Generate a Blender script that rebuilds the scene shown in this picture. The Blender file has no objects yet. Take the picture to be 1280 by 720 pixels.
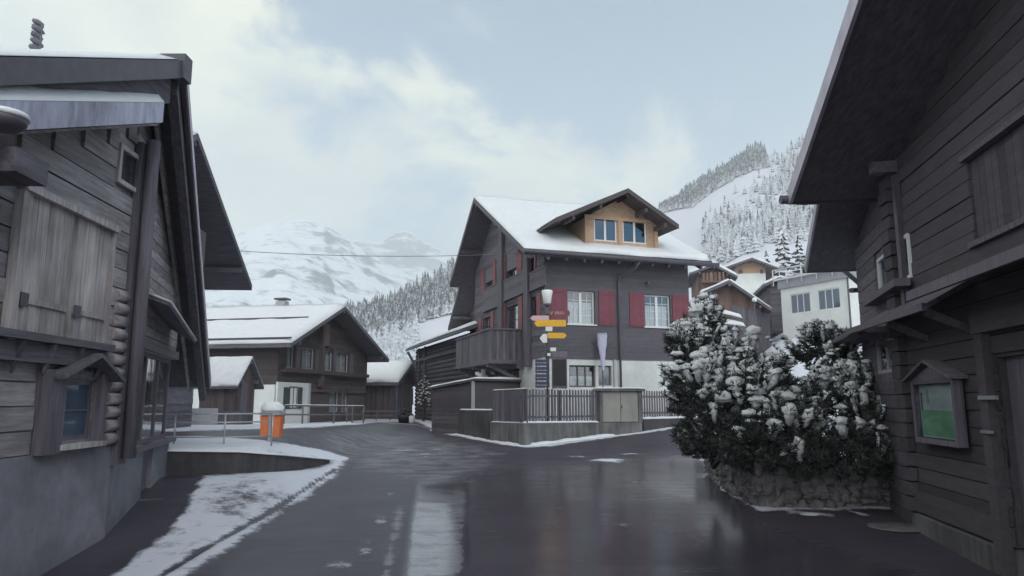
import bpy, bmesh, math, random
import numpy as np
from mathutils import Vector, noise as mnoise
R = math.radians
rnd = random.Random(7)
scene = bpy.context.scene
col = scene.collection

# ------------------------------------------------------------------ camera model (used to lay the place out in metres)
PITCH = math.atan(142/900); FPX = 900.0; EYE = 1.6
CP, SP = math.cos(PITCH), math.sin(PITCH)
def ray(px, py):
    a = (px-640)/FPX; b = (360-py)/FPX
    return Vector((a, CP - b*SP, SP + b*CP))
def at_y(px, py, Y):
    d = ray(px, py); t = Y/d.y
    return Vector((d.x*t, Y, EYE + d.z*t))
def project(p):
    x, y, z = p[0], p[1], p[2]-EYE
    f = y*CP + z*SP; u = -y*SP + z*CP
    return 640+FPX*x/f, 360-FPX*u/f

def ss(a, b, x):
    t = np.clip((x-a)/(b-a), 0, 1); return t*t*(3-2*t)

# ------------------------------------------------------------------ terrain
WALLY = [12.9, 13.5, 14.0, 14.6, 16.3, 18.2]; WALLX = [-7.2, -6.3, -5.2, -4.7, -4.6, -4.5]
rng = np.random.RandomState(3)
_g = rng.rand(64, 64, 64).astype(np.float32)
def vnoise(x, y, s, k=0):
    x = np.asarray(x)/s + 1000.3; y = np.asarray(y)/s + 1000.7
    xi = np.floor(x).astype(int); yi = np.floor(y).astype(int)
    fx = x-xi; fy = y-yi; fx = fx*fx*(3-2*fx); fy = fy*fy*(3-2*fy)
    def g(i, j): return _g[i % 64, j % 64, k % 64]
    return ((g(xi, yi)*(1-fx)+g(xi+1, yi)*fx)*(1-fy) + (g(xi, yi+1)*(1-fx)+g(xi+1, yi+1)*fx)*fy)
def fbm(x, y, s, o=5, k=0):
    v = 0; a = 1; t = 0
    for i in range(o):
        v = v + a*vnoise(x, y, s/2**i, k+i); t += a; a *= .5
    return v/t

R_PX = [-3000, -300, 250, 400, 450, 490, 520, 560, 600, 650, 740, 800, 835, 870, 900, 940, 970, 1000, 1030, 1100, 1300, 2200, 4000]
R_Y  = [ 470,  440, 400, 398, 390, 378, 358, 342, 328, 316, 300, 272, 253, 228, 209, 192, 185, 188, 182, 168, 150, 330, 470]
R_R  = [ 450,  450, 450, 450, 450, 450, 450, 450, 450, 460, 500, 550, 580, 600, 600, 600, 600, 600, 600, 600, 600, 500, 450]
def G(x, y):
    x = np.asarray(x, float); y = np.asarray(y, float)
    base = np.interp(y, [-30, 0, 8, 12, 20, 30, 45, 80], [-.15, -.15, -.12, 0, .12, .25, .4, .5])
    fore = ss(-3, -4.5, x)*np.interp(y, [5, 7, 9.3, 12.8, 14, 16, 18], [-.2, -.2, -.02, .26, .22, .05, 0])
    x0 = np.interp(y, [14, 18], [-3.0, -4.4])
    w = ss(0, 1, (x0-x)/2)*ss(46, 26, y)
    terr = base + (.68-base)*w
    xl = np.interp(y-.24, WALLY, WALLX)
    T = np.clip((xl-.14-x)/.12, 0, 1)*(y > 12.9)
    T = np.where(y > 18.2, 1, T)
    z = (base+fore)*(1-T) + terr*T
    r = np.hypot(x, y); yy = np.maximum(y, .01)
    px = np.where(y > .2*np.abs(x), 640+911*x/yy, np.where(x > 0, 4000, -3000))
    # right-hand side rises from the lane
    m = ss(.235, .40, x/yy)*(y > 2)*ss(6.4, 9, x)
    z = z + m*np.clip(y-24, 0, 1e9)*.25*ss(260, 60, r)*0.9
    z = z + ss(0, 6.2, x-.8)*ss(18, 24.5, y)*.42*ss(60, 40, y)
    # valley sides
    pr = np.interp(px, R_PX, R_Y); RR = np.interp(px, R_PX, R_R)
    H = (502-pr)/911*RR
    r0 = np.interp(px, [420, 480, 600, 860, 930], [90, 70, 70, 60, 30])
    t = (r-r0)/(RR-r0)
    rise = np.where(t < 1, np.clip(t, 0, 1)**1.7, 1-.25*np.clip((t-1)*1.2, 0, 1.2))
    n = (fbm(x, y, 90, 4, 5)-.5)*.16*np.clip(t*3, 0, 1)
    z = z + np.where(r > 28, H*np.clip(rise+n*np.clip(rise, .0, 1), 0, 2), 0)*np.where(m > .01, ss(50, 200, r)*(t > 0)*1.0+0, 1)
    return z
def Gz(x, y): return float(G(x, y))
def ground(px, py):
    d = ray(px, py); t = 2.0
    p = None
    for i in range(9000):
        x, y, z = d.x*t, d.y*t, EYE+d.z*t
        if z <= Gz(x, y): return Vector((x, y, Gz(x, y)))
        t += .02 if t < 45 else .5
        if t > 800: break
    return Vector((d.x*t, d.y*t, 0))

class Fr:
    """vertical local frame: s along the face (left to right seen from outside), n outward, z up"""
    def __init__(s, o, u):
        L = math.hypot(u[0], u[1]); s.u = (u[0]/L, u[1]/L); s.n = (s.u[1], -s.u[0]); s.o = o
    def p(s, a, n, z):
        return (s.o[0]+s.u[0]*a+s.n[0]*n, s.o[1]+s.u[1]*a+s.n[1]*n, z)
    def at(s, px, py, n=0.0):
        d = ray(px, py); ox = s.o[0]+s.n[0]*n; oy = s.o[1]+s.n[1]*n
        t = (ox*s.n[0]+oy*s.n[1])/(d.x*s.n[0]+d.y*s.n[1])
        x, y = d.x*t, d.y*t
        return ((x-s.o[0])*s.u[0]+(y-s.o[1])*s.u[1], EYE+d.z*t)
WF = Fr((0, 0), (1, 0))      # world frame: s=x, n=-y

# ------------------------------------------------------------------ objects
origin = {}
def props(o, label=None, cat=None, group=None, kind=None):
    if label: o['label'] = label
    if cat: o['category'] = cat
    if group: o['group'] = group
    if kind: o['kind'] = kind
    return o
def thing(name, loc, label, cat, group=None):
    o = bpy.data.objects.new(name, None); col.objects.link(o); o.location = loc
    o.empty_display_size = .3
    origin[o.name] = Vector(loc)
    return props(o, label, cat, group)
def copy_tree(o, parent=None):
    c = o.copy(); col.objects.link(c)
    if parent is not None: c.parent = parent
    for ch in list(o.children): copy_tree(ch, c)
    return c

class MB:
    def __init__(s): s.v = []; s.f = []; s.sm = []
    def add(s, vs, fs, smooth=False):
        b = len(s.v); s.v += [tuple(v) for v in vs]
        for f in fs: s.f.append(tuple(i+b for i in f)); s.sm.append(smooth)
        return s
    def hexa(s, P):   # 0-3 bottom ring, 4-7 top ring
        return s.add(P, [(0,3,2,1),(4,5,6,7),(0,1,5,4),(1,2,6,5),(2,3,7,6),(3,0,4,7)])
    def box(s, F, s0, s1, n0, n1, z0, z1, sh=None):
        P = [F.p(s0,n1,z0), F.p(s1,n1,z0), F.p(s1,n0,z0), F.p(s0,n0,z0), F.p(s0,n1,z1), F.p(s1,n1,z1), F.p(s1,n0,z1), F.p(s0,n0,z1)]
        return s.hexa(P)
    def cube(s, x0, x1, y0, y1, z0, z1): return s.box(WF, x0, x1, -y1, -y0, z0, z1)
    def prism(s, F, poly, n0, n1):    # poly list of (s,z) counter-clockwise seen from outside
        k = len(poly)
        P = [F.p(a, n1, z) for a, z in poly] + [F.p(a, n0, z) for a, z in poly]
        fs = [tuple(range(k)), tuple(range(2*k-1, k-1, -1))]
        for i in range(k):
            j = (i+1) % k; fs.append((i, i+k, j+k, j))
        return s.add(P, fs)
    def slab(s, quad, th):    # quad of 3D points, extruded down by th
        P = [Vector(q) for q in quad]
        k = len(P)
        Q = [p-Vector((0,0,th)) for p in P]
        fs = [tuple(range(k)), tuple(range(2*k-1, k-1, -1))]
        for i in range(k):
            j = (i+1) % k; fs.append((i, i+k, j+k, j))
        return s.add(P+Q, fs)
    def beam(s, p0, p1, w, h):
        p0 = Vector(p0); p1 = Vector(p1); d = (p1-p0).normalized()
        up = Vector((0,0,1)) if abs(d.z) < .95 else Vector((0,1,0))
        a = d.cross(up).normalized()*w/2; b = a.cross(d).normalized()*h/2
        P = [p0-a-b, p0+a-b, p1+a-b, p1-a-b, p0-a+b, p0+a+b, p1+a+b, p1-a+b]
        return s.hexa(P)
    def tube(s, pts, r, seg=8, smooth=True, caps=True):
        pts = [Vector(p) for p in pts]
        rr = r if isinstance(r, (list, tuple)) else [r]*len(pts)
        P = []; fs = []; prev = None
        for i, p in enumerate(pts):
            d = (pts[min(i+1, len(pts)-1)]-pts[max(i-1, 0)]).normalized()
            if prev is None:
                up = Vector((0,0,1)) if abs(d.z) < .9 else Vector((1,0,0))
                a = d.cross(up).normalized()
            else:
                a = (prev-d*prev.dot(d)).normalized()
            prev = a; b = d.cross(a)
            for k in range(seg):
                t = 2*math.pi*k/seg; P.append(p+(a*math.cos(t)+b*math.sin(t))*rr[i])
        for i in range(len(pts)-1):
            for k in range(seg):
                l = (k+1) % seg
                fs.append((i*seg+k, i*seg+l, (i+1)*seg+l, (i+1)*seg+k))
        s.add(P, fs, smooth)
        if caps:
            b = len(P); n = len(s.v)-b
            s.f.append(tuple(n+k for k in range(seg-1, -1, -1))); s.sm.append(False)
            s.f.append(tuple(n+(len(pts)-1)*seg+k for k in range(seg))); s.sm.append(False)
        return s
    def lathe(s, c, prof, seg=20):
        P = []; fs = []
        for r_, z in prof:
            for k in range(seg):
                t = 2*math.pi*k/seg; P.append((c[0]+r_*math.cos(t), c[1]+r_*math.sin(t), c[2]+z))
        for i in range(len(prof)-1):
            for k in range(seg):
                l = (k+1) % seg; fs.append((i*seg+k, i*seg+l, (i+1)*seg+l, (i+1)*seg+k))
        fs.append(tuple(range(seg-1, -1, -1))); fs.append(tuple((len(prof)-1)*seg+k for k in range(seg)))
        return s.add(P, fs, True)
    def blob(s, c, rx, ry, rz, seed=0, rough=.25, sub=2):
        vs, fs = ICO[sub]; P = []
        for v in vs:
            n = mnoise.noise(Vector(v)*1.7+Vector((seed*3.1, seed*1.7, 0)))
            k = 1+rough*n*1.6
            z = v[2]*rz*k
            if v[2] < 0: z *= .55
            P.append((c[0]+v[0]*rx*k, c[1]+v[1]*ry*k, c[2]+z))
        return s.add(P, fs, True)
    def build(s, name, mat, parent=None, bevel=0, label=None, cat=None, group=None, kind=None, org=None):
        if not s.v: return None
        V = np.array(s.v, float)
        if parent is not None:
            r = parent
            while r.parent: r = r.parent
            O = np.array(origin[r.name])
        else:
            O = np.array([V[:,0].mean(), V[:,1].mean(), V[:,2].min()]) if org is None else np.array(org, float)
        me = bpy.data.meshes.new(name)
        me.from_pydata((V-O).tolist(), [], s.f)
        me.polygons.foreach_set('use_smooth', s.sm)
        me.materials.append(mat); me.update()
        o = bpy.data.objects.new(name, me); col.objects.link(o)
        if parent is not None: o.parent = parent
        else: o.location = O; origin[o.name] = Vector(O)
        if bevel:
            m = o.modifiers.new('Bevel', 'BEVEL'); m.width = bevel; m.segments = 2; m.limit_method = 'ANGLE'; m.angle_limit = R(40)
        props(o, label, cat, group, kind)
        return o
ICO = {}
for sub in (1, 2, 3):
    bm = bmesh.new(); bmesh.ops.create_icosphere(bm, subdivisions=sub, radius=1)
    bm.verts.ensure_lookup_table()
    ICO[sub] = ([tuple(v.co) for v in bm.verts], [tuple(v.index for v in f.verts) for f in bm.faces]); bm.free()

# ------------------------------------------------------------------ materials
def newmat(name):
    m = bpy.data.materials.new(name); m.use_nodes = True
    nt = m.node_tree; b = nt.nodes['Principled BSDF']
    return m, nt, b
def N(nt, t, **kw):
    n = nt.nodes.new(t)
    for k, v in kw.items(): setattr(n, k, v)
    return n
def L(nt, a, b): nt.links.new(a, b)
def ramp(nt, src, stops):
    r = N(nt, 'ShaderNodeValToRGB'); e = r.color_ramp.elements
    while len(e) < len(stops): e.new(.5)
    for i, (p, c) in enumerate(stops):
        e[i].position = p; e[i].color = (c, c, c, 1) if isinstance(c, (int, float)) else (*c, 1)
    L(nt, src, r.inputs[0]); return r
def mat(name, c, rough=.7, var=.25, scale=(3, 3, 3), bump=.15, island=0., spec=.3, detail=6, metal=0, dirt=0):
    m, nt, b = newmat(name)
    tc = N(nt, 'ShaderNodeTexCoord'); mp = N(nt, 'ShaderNodeMapping'); mp.inputs['Scale'].default_value = scale
    L(nt, tc.outputs['Object'], mp.inputs[0])
    nz = N(nt, 'ShaderNodeTexNoise'); nz.inputs['Scale'].default_value = 1; nz.inputs['Detail'].default_value = detail
    nz.inputs['Roughness'].default_value = .65
    L(nt, mp.outputs[0], nz.inputs['Vector'])
    lo = tuple(x*(1-var) for x in c); hi = tuple(min(1, x*(1+var)) for x in c)
    r = ramp(nt, nz.outputs['Fac'], [(.3, lo), (.7, hi)])
    out = r.outputs[0]
    if dirt:
        n2 = N(nt, 'ShaderNodeTexNoise'); n2.inputs['Scale'].default_value = 1.1; n2.inputs['Detail'].default_value = 8
        L(nt, tc.outputs['Object'], n2.inputs['Vector'])
        r2 = ramp(nt, n2.outputs['Fac'], [(.35, 1-dirt), (.62, 1.0)])
        mx = N(nt, 'ShaderNodeMix', data_type='RGBA', blend_type='MULTIPLY'); mx.inputs['Factor'].default_value = 1
        L(nt, out, mx.inputs['A']); L(nt, r2.outputs[0], mx.inputs['B']); out = mx.outputs['Result']
    if island:
        g = N(nt, 'ShaderNodeNewGeometry')
        r3 = ramp(nt, g.outputs['Random Per Island'], [(0, 1-island), (1, 1+island)])
        mx = N(nt, 'ShaderNodeMix', data_type='RGBA', blend_type='MULTIPLY'); mx.inputs['Factor'].default_value = 1
        L(nt, out, mx.inputs['A']); L(nt, r3.outputs[0], mx.inputs['B']); out = mx.outputs['Result']
    L(nt, out, b.inputs['Base Color'])
    b.inputs['Roughness'].default_value = rough; b.inputs['Specular IOR Level'].default_value = spec
    b.inputs['Metallic'].default_value = metal
    if bump:
        bp = N(nt, 'ShaderNodeBump'); bp.inputs['Strength'].default_value = bump; bp.inputs['Distance'].default_value = .02
        L(nt, nz.outputs['Fac'], bp.inputs['Height']); L(nt, bp.outputs[0], b.inputs['Normal'])
    return m
GY = (18, 1.3, 18); GX = (1.3, 18, 18); GZ = (18, 18, 1.3)
M = {}
M['log_grey'] = mat('weathered_log_wood', (.300, .272, .280), .8, .4, GY, .5, .25, dirt=.35)
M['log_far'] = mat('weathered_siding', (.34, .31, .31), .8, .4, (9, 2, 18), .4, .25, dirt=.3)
M['shutter_grey'] = mat('bleached_board_wood', (.44, .40, .39), .85, .35, GZ, .5, .18, dirt=.45)
M['dark_wood'] = mat('dark_wood', (.110, .100, .118), .75, .4, GY, .4, .3)
M['dark_wood_v'] = mat('dark_wood_upright', (.110, .100, .118), .75, .4, GZ, .4, .3)
M['dark_wood_x'] = mat('dark_wood_across', (.110, .100, .118), .75, .4, GX, .4, .3)
M['barn_black'] = mat('blackened_plank_wood', (.076, .069, .077), .8, .22, GY, .3, .25, dirt=.1)
M['facade'] = mat('slate_painted_wood', (.099, .089, .103), .7, .2, GX, .3, .10, dirt=.12)
M['brown_wood'] = mat('brown_house_wood', (.078, .064, .064), .8, .35, GY, .3, .25)
M['brown_v'] = mat('brown_upright_boards', (.088, .070, .070), .8, .35, GZ, .3, .3)
M['orange_wood'] = mat('honey_wood', (.40, .265, .175), .6, .22, GX, .2, .12)
M['red'] = mat('red_shutter_paint', (.165, .050, .066), .6, .12, (4, 4, 4), .1, .1)
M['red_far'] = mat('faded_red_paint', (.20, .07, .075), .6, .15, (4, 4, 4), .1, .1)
M['green_sh'] = mat('green_shutter_paint', (.05, .075, .065), .6, .2, (4, 4, 4), .1, .1)
M['stucco'] = mat('white_stucco', (.61, .62, .59), .9, .08, (6, 6, 6), .3, dirt=.18)
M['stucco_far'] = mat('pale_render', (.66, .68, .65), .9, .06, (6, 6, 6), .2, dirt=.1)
M['plinth'] = mat('grey_plaster_plinth', (.215, .21, .235), .85, .16, (5, 5, 5), .4, dirt=.3)
M['concrete'] = mat('stained_concrete', (.145, .142, .140), .85, .35, (7, 7, .9), .4, dirt=.45)
M['concrete_dark'] = mat('dark_damp_concrete', (.070, .066, .068), .7, .3, (5, 5, 1), .4, dirt=.4)
M['stone'] = mat('rubble_stone', (.205, .192, .195), .85, .45, (9, 9, 3), .9, dirt=.55)
M['white'] = mat('white_window_paint', (.62, .63, .62), .5, .05, (4, 4, 4), .05)
M['grey_frame'] = mat('grey_frame_wood', (.125, .112, .13), .7, .2, GZ, .2)
M['dull_white'] = mat('dull_white_paint', (.34, .34, .36), .6, .1, (4, 4, 4), .05)
M['curtain'] = mat('net_curtain', (.66, .68, .66), .9, .25, (25, 25, 2), .2)
M['steel'] = mat('galvanised_steel', (.38, .38, .39), .45, .15, (6, 6, 6), .1, spec=.5, metal=.6)
M['dark_metal'] = mat('dark_gutter_metal', (.075, .066, .082), .5, .2, (6, 6, 6), .1, spec=.5)
M['tin'] = mat('pale_edge_metal', (.46, .42, .48), .5, .2, (3, 3, 3), .15, spec=.5, metal=.3)
M['orange'] = mat('orange_plastic', (.56, .15, .055), .5, .12, (6, 6, 6), .05, spec=.4)
M['yellow'] = mat('yellow_sign_paint', (.62, .34, .025), .5, .12, (6, 6, 6), .03, spec=.4)
M['signwhite'] = mat('white_sign_paint', (.62, .62, .60), .5, .05, (6, 6, 6), .03)
M['signpink'] = mat('pale_pink_sign_paint', (.50, .34, .36), .5, .1, (6, 6, 6), .03)
M['signblue'] = mat('navy_board_paint', (.045, .045, .085), .5, .2, (6, 6, 6), .03)
M['black'] = mat('black_paint', (.02, .02, .022), .6, .2, (6, 6, 6), .03)
M['opal'] = mat('opal_lamp_glass', (.66, .69, .66), .3, .04, (3, 3, 3), 0, spec=.5)
M['cabinet'] = mat('beige_cabinet_paint', (.27, .26, .235), .6, .1, (5, 5, 2), .1, dirt=.2)
M['fabric'] = mat('lilac_flag_cloth', (.42, .41, .52), .9, .15, (8, 8, 3), .2)
M['green_paper'] = mat('green_poster', (.22, .44, .27), .6, .3, (3, 3, 3), .03)
M['pale_paper'] = mat('pale_poster', (.50, .54, .53), .6, .25, (3, 3, 3), .03)
M['needle'] = mat('dark_pine_needles', (.055, .064, .058), .7, .5, (3, 3, 3), 0, .5)
M['bark'] = mat('bark', (.06, .05, .045), .9, .4, (8, 8, 3), .5)
M['roof_slate'] = mat('dark_roofing', (.10, .095, .105), .7, .3, (6, 6, 6), .3)
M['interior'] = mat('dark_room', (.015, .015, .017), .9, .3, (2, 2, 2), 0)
M['solar'] = mat('grey_roof_panel', (.27, .27, .30), .35, .1, (3, 3, 3), .05, spec=.5)
M['pale_wood'] = mat('faded_reddish_boards', (.155, .100, .085), .8, .35, GZ, .3, .3)

def snow_mat(name='snow', c=(.68, .69, .69), soft=True):
    m, nt, b = newmat(name)
    tc = N(nt, 'ShaderNodeTexCoord'); nz = N(nt, 'ShaderNodeTexNoise'); nz.inputs['Scale'].default_value = 3.5; nz.inputs['Detail'].default_value = 8
    L(nt, tc.outputs['Object'], nz.inputs['Vector'])
    r = ramp(nt, nz.outputs['Fac'], [(.3, tuple(x*.93 for x in c)), (.7, c)])
    L(nt, r.outputs[0], b.inputs['Base Color'])
    b.inputs['Roughness'].default_value = .8; b.inputs['Specular IOR Level'].default_value = .2
    n2 = N(nt, 'ShaderNodeTexNoise'); n2.inputs['Scale'].default_value = 22; n2.inputs['Detail'].default_value = 5
    L(nt, tc.outputs['Object'], n2.inputs['Vector'])
    bp = N(nt, 'ShaderNodeBump'); bp.inputs['Strength'].default_value = .25; bp.inputs['Distance'].default_value = .02
    L(nt, n2.outputs['Fac'], bp.inputs['Height']); L(nt, bp.outputs[0], b.inputs['Normal'])
    return m
M['snow'] = snow_mat()
M['ice'] = mat('frosted_snow_edge', (.42, .42, .52), .6, .35, (2, 7, 2), .3, dirt=.35)

def glass_mat(name, rough=.05, f0=.10, f1=.8):
    m, nt, b = newmat(name)
    nt.nodes.remove(b)
    out = nt.nodes['Material Output']
    tr = N(nt, 'ShaderNodeBsdfTransparent'); tr.inputs[0].default_value = (.85, .87, .88, 1)
    gl = N(nt, 'ShaderNodeBsdfGlossy'); gl.inputs['Roughness'].default_value = rough; gl.inputs[0].default_value = (.9, .9, .95, 1)
    lw = N(nt, 'ShaderNodeLayerWeight'); lw.inputs['Blend'].default_value = .5
    pw_ = N(nt, 'ShaderNodeMath', operation='POWER'); L(nt, lw.outputs['Facing'], pw_.inputs[0]); pw_.inputs[1].default_value = 3
    fr = N(nt, 'ShaderNodeMath', operation='MULTIPLY_ADD'); L(nt, pw_.outputs[0], fr.inputs[0]); fr.inputs[1].default_value = f1; fr.inputs[2].default_value = f0
    tc = N(nt, 'ShaderNodeTexCoord'); nz = N(nt, 'ShaderNodeTexNoise'); nz.inputs['Scale'].default_value = 1.5
    bp = N(nt, 'ShaderNodeBump'); bp.inputs['Strength'].default_value = .08; bp.inputs['Distance'].default_value = .05
    L(nt, tc.outputs['Object'], nz.inputs['Vector']); L(nt, nz.outputs['Fac'], bp.inputs['Height']); L(nt, bp.outputs[0], gl.inputs['Normal'])
    mx = N(nt, 'ShaderNodeMixShader'); L(nt, fr.outputs[0], mx.inputs[0]); L(nt, tr.outputs[0], mx.inputs[1]); L(nt, gl.outputs[0], mx.inputs[2])
    L(nt, mx.outputs[0], out.inputs['Surface'])
    return m
M['glass'] = glass_mat('window_glass'); M['case_glass'] = glass_mat('case_glass', .08, .03, .2)
M['mirror_glass'] = mat('sky_reflecting_glass', (.05, .08, .13), .05, .1, (2, 2, 2), 0, spec=1.0, metal=.0)

# forest / conifer material: snow lies on the upward side of the boughs
def forest_mat(name, g=(.035, .045, .045), th=.42):
    m, nt, b = newmat(name)
    ge = N(nt, 'ShaderNodeNewGeometry'); sx = N(nt, 'ShaderNodeSeparateXYZ'); L(nt, ge.outputs['Normal'], sx.inputs[0])
    tc = N(nt, 'ShaderNodeTexCoord'); nz = N(nt, 'ShaderNodeTexNoise'); nz.inputs['Scale'].default_value = .9; nz.inputs['Detail'].default_value = 6
    L(nt, tc.outputs['Object'], nz.inputs['Vector'])
    a = N(nt, 'ShaderNodeMath', operation='MULTIPLY'); L(nt, nz.outputs['Fac'], a.inputs[0]); a.inputs[1].default_value = .9
    ad = N(nt, 'ShaderNodeMath', operation='ADD'); L(nt, a.outputs[0], ad.inputs[0]); L(nt, sx.outputs[2], ad.inputs[1])
    isl = N(nt, 'ShaderNodeMath', operation='MULTIPLY'); L(nt, ge.outputs['Random Per Island'], isl.inputs[0]); isl.inputs[1].default_value = .25
    a3 = N(nt, 'ShaderNodeMath', operation='ADD'); L(nt, ad.outputs[0], a3.inputs[0]); L(nt, isl.outputs[0], a3.inputs[1])
    r = ramp(nt, a3.outputs[0], [(th, g), (min(1, th+.5), (.60, .62, .64))])
    L(nt, r.outputs[0], b.inputs['Base Color']); b.inputs['Roughness'].default_value = .9; b.inputs['Specular IOR Level'].default_value = .1
    return m
M['forest'] = forest_mat('snowy_conifers', th=.50)
M['forest_dark'] = forest_mat('dark_conifers', g=(.05, .055, .06), th=.66)
M['forest_pale'] = forest_mat('frosted_trees', g=(.09, .095, .10), th=.34)

# mountain
def mountain_mat():
    m, nt, b = newmat('mountain_snow_and_rock')
    ge = N(nt, 'ShaderNodeNewGeometry'); sx = N(nt, 'ShaderNodeSeparateXYZ'); L(nt, ge.outputs['Normal'], sx.inputs[0])
    tc = N(nt, 'ShaderNodeTexCoord'); nz = N(nt, 'ShaderNodeTexNoise'); nz.inputs['Scale'].default_value = .011; nz.inputs['Detail'].default_value = 12; nz.inputs['Roughness'].default_value = .78
    mp = N(nt, 'ShaderNodeMapping'); mp.inputs['Rotation'].default_value = (0, R(-38), 0); mp.inputs['Scale'].default_value = (.35, 1.0, 1.9); L(nt, tc.outputs['Object'], mp.inputs[0]); L(nt, mp.outputs[0], nz.inputs['Vector'])
    a = N(nt, 'ShaderNodeMath', operation='MULTIPLY_ADD'); L(nt, nz.outputs['Fac'], a.inputs[0]); a.inputs[1].default_value = 1.7; L(nt, sx.outputs[2], a.inputs[2])
    r = ramp(nt, a.outputs[0], [(.0, (.06, .065, .08)), (.98, (.07, .075, .09)), (1.0, (.8, .82, .84))])
    mr = N(nt, 'ShaderNodeMapRange'); L(nt, a.outputs[0], mr.inputs[0]); mr.inputs[1].default_value = 1.52; mr.inputs[2].default_value = 1.80
    r = ramp(nt, mr.outputs[0], [(0, (.07, .075, .09)), (.6, (.8, .82, .84))])
    L(nt, r.outputs[0], b.inputs['Base Color']); b.inputs['Roughness'].default_value = .9
    return m
M['mountain'] = mountain_mat()

def ground_mat():
    m, nt, b = newmat('asphalt_and_snow')
    tc = N(nt, 'ShaderNodeTexCoord')
    def attr(n):
        a = N(nt, 'ShaderNodeAttribute'); a.attribute_name = n; return a.outputs['Fac']
    def noise(sc, det=8, rough=.6, w=None, st=None):
        n = N(nt, 'ShaderNodeTexNoise'); n.inputs['Scale'].default_value = sc; n.inputs['Detail'].default_value = det; n.inputs['Roughness'].default_value = rough
        if st:
            mp = N(nt, 'ShaderNodeMapping'); mp.inputs['Scale'].default_value = st; L(nt, tc.outputs['Object'], mp.inputs[0]); L(nt, mp.outputs[0], n.inputs['Vector'])
        else: L(nt, tc.outputs['Object'], n.inputs['Vector'])
        return n.outputs['Fac']
    def math_(op, a, b_, clamp=False):
        n = N(nt, 'ShaderNodeMath', operation=op); n.use_clamp = clamp
        for i, x in enumerate((a, b_)):
            if isinstance(x, (int, float)): n.inputs[i].default_value = x
            else: L(nt, x, n.inputs[i])
        return n.outputs[0]
    n1 = noise(2.2, 10, .75); n2 = noise(14, 6, .7)
    nn = math_('ADD', math_('MULTIPLY', n1, .75), math_('MULTIPLY', n2, .25))
    s = attr('snow')
    # snow factor: mask pushed through noise so that its edge breaks up
    k = math_('ADD', s, math_('MULTIPLY', math_('SUBTRACT', nn, .5), 2.4))
    mr = N(nt, 'ShaderNodeMapRange'); mr.interpolation_type = 'SMOOTHSTEP'; L(nt, k, mr.inputs[0]); mr.inputs[1].default_value = .36; mr.inputs[2].default_value = .78
    pos = math_('MINIMUM', math_('MULTIPLY', s, 12.0), 1.0)
    sf = math_('MULTIPLY', mr.outputs[0], pos)
    sf = math_('MULTIPLY', sf, .93)
    wet = attr('wet')
    na = noise(60, 6, .7); nb = noise(.9, 6, .6); nw = noise(.7, 5, .6, st=(1.6, .45, 1))
    asp = ramp(nt, nb, [(.3, (.046, .040, .052)), (.7, (.070, .061, .078))])
    asp2 = ramp(nt, na, [(.3, .6), (.75, 1.5)])
    mx = N(nt, 'ShaderNodeMix', data_type='RGBA', blend_type='MULTIPLY'); mx.inputs['Factor'].default_value = 1
    L(nt, asp.outputs[0], mx.inputs['A']); L(nt, asp2.outputs[0], mx.inputs['B'])
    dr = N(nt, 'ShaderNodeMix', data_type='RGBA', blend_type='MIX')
    slush_sheen = math_('MULTIPLY', attr('slush_sheen'), math_('ADD', -.25, math_('ADD', math_('MULTIPLY', nn, 1.5), math_('MULTIPLY', noise(1, 5, .6, st=(1.3, 9, 1)), .6))), True)
    L(nt, slush_sheen, dr.inputs['Factor']); L(nt, mx.outputs['Result'], dr.inputs['A']); dr.inputs['B'].default_value = (.30, .29, .31, 1)  # pale tone for slush patches and for the painted sky reflection
    se = N(nt, 'ShaderNodeMapRange'); se.interpolation_type = 'SMOOTHSTEP'; L(nt, math_('ADD', attr('slush_sheen'), math_('MULTIPLY', math_('SUBTRACT', noise(1, 10, .72, st=(1.3, 2.6, 1)), .5), 3.2)), se.inputs[0]); se.inputs[1].default_value = .25; se.inputs[2].default_value = .60
    L(nt, math_('MULTIPLY', math_('MULTIPLY', se.outputs[0], math_('MINIMUM', math_('MULTIPLY', attr('slush_sheen'), 6.0), 1.0)), math_('MULTIPLY', slush_sheen, 1.25), True), dr.inputs['Factor'])
    m2 = N(nt, 'ShaderNodeMix', data_type='RGBA', blend_type='MIX')
    L(nt, sf, m2.inputs['Factor']); L(nt, dr.outputs['Result'], m2.inputs['A']); m2.inputs['B'].default_value = (.67, .675, .72, 1)
    L(nt, m2.outputs['Result'], b.inputs['Base Color'])
    nh = noise(1, 6, .6, st=(1.1, 7, 1))
    wetn = math_('MULTIPLY', wet, math_('ADD', .30, math_('ADD', math_('MULTIPLY', nw, .7), math_('MULTIPLY', nh, .7))), True)
    ro = N(nt, 'ShaderNodeMapRange'); L(nt, wetn, ro.inputs[0]); ro.inputs[3].default_value = .60; ro.inputs[4].default_value = .13
    ro2 = N(nt, 'ShaderNodeMix', data_type='FLOAT'); L(nt, sf, ro2.inputs['Factor']); L(nt, ro.outputs[0], ro2.inputs['A']); ro2.inputs['B'].default_value = .8
    L(nt, math_('ADD', ro2.outputs['Result'], math_('MULTIPLY', math_('SUBTRACT', na, .5), .22), True), b.inputs['Roughness'])
    sp_ = N(nt, 'ShaderNodeMapRange'); L(nt, wet, sp_.inputs[0]); sp_.inputs[1].default_value = .3; sp_.inputs[2].default_value = .9; sp_.inputs[3].default_value = .14; sp_.inputs[4].default_value = .50; L(nt, sp_.outputs[0], b.inputs['Specular IOR Level'])
    h1 = math_('MULTIPLY', na, math_('SUBTRACT', 1.15, wet))
    h = math_('ADD', math_('MULTIPLY', h1, .25), math_('MULTIPLY', sf, 1.2))
    h = math_('ADD', h, math_('MULTIPLY', nb, .12))
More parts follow.
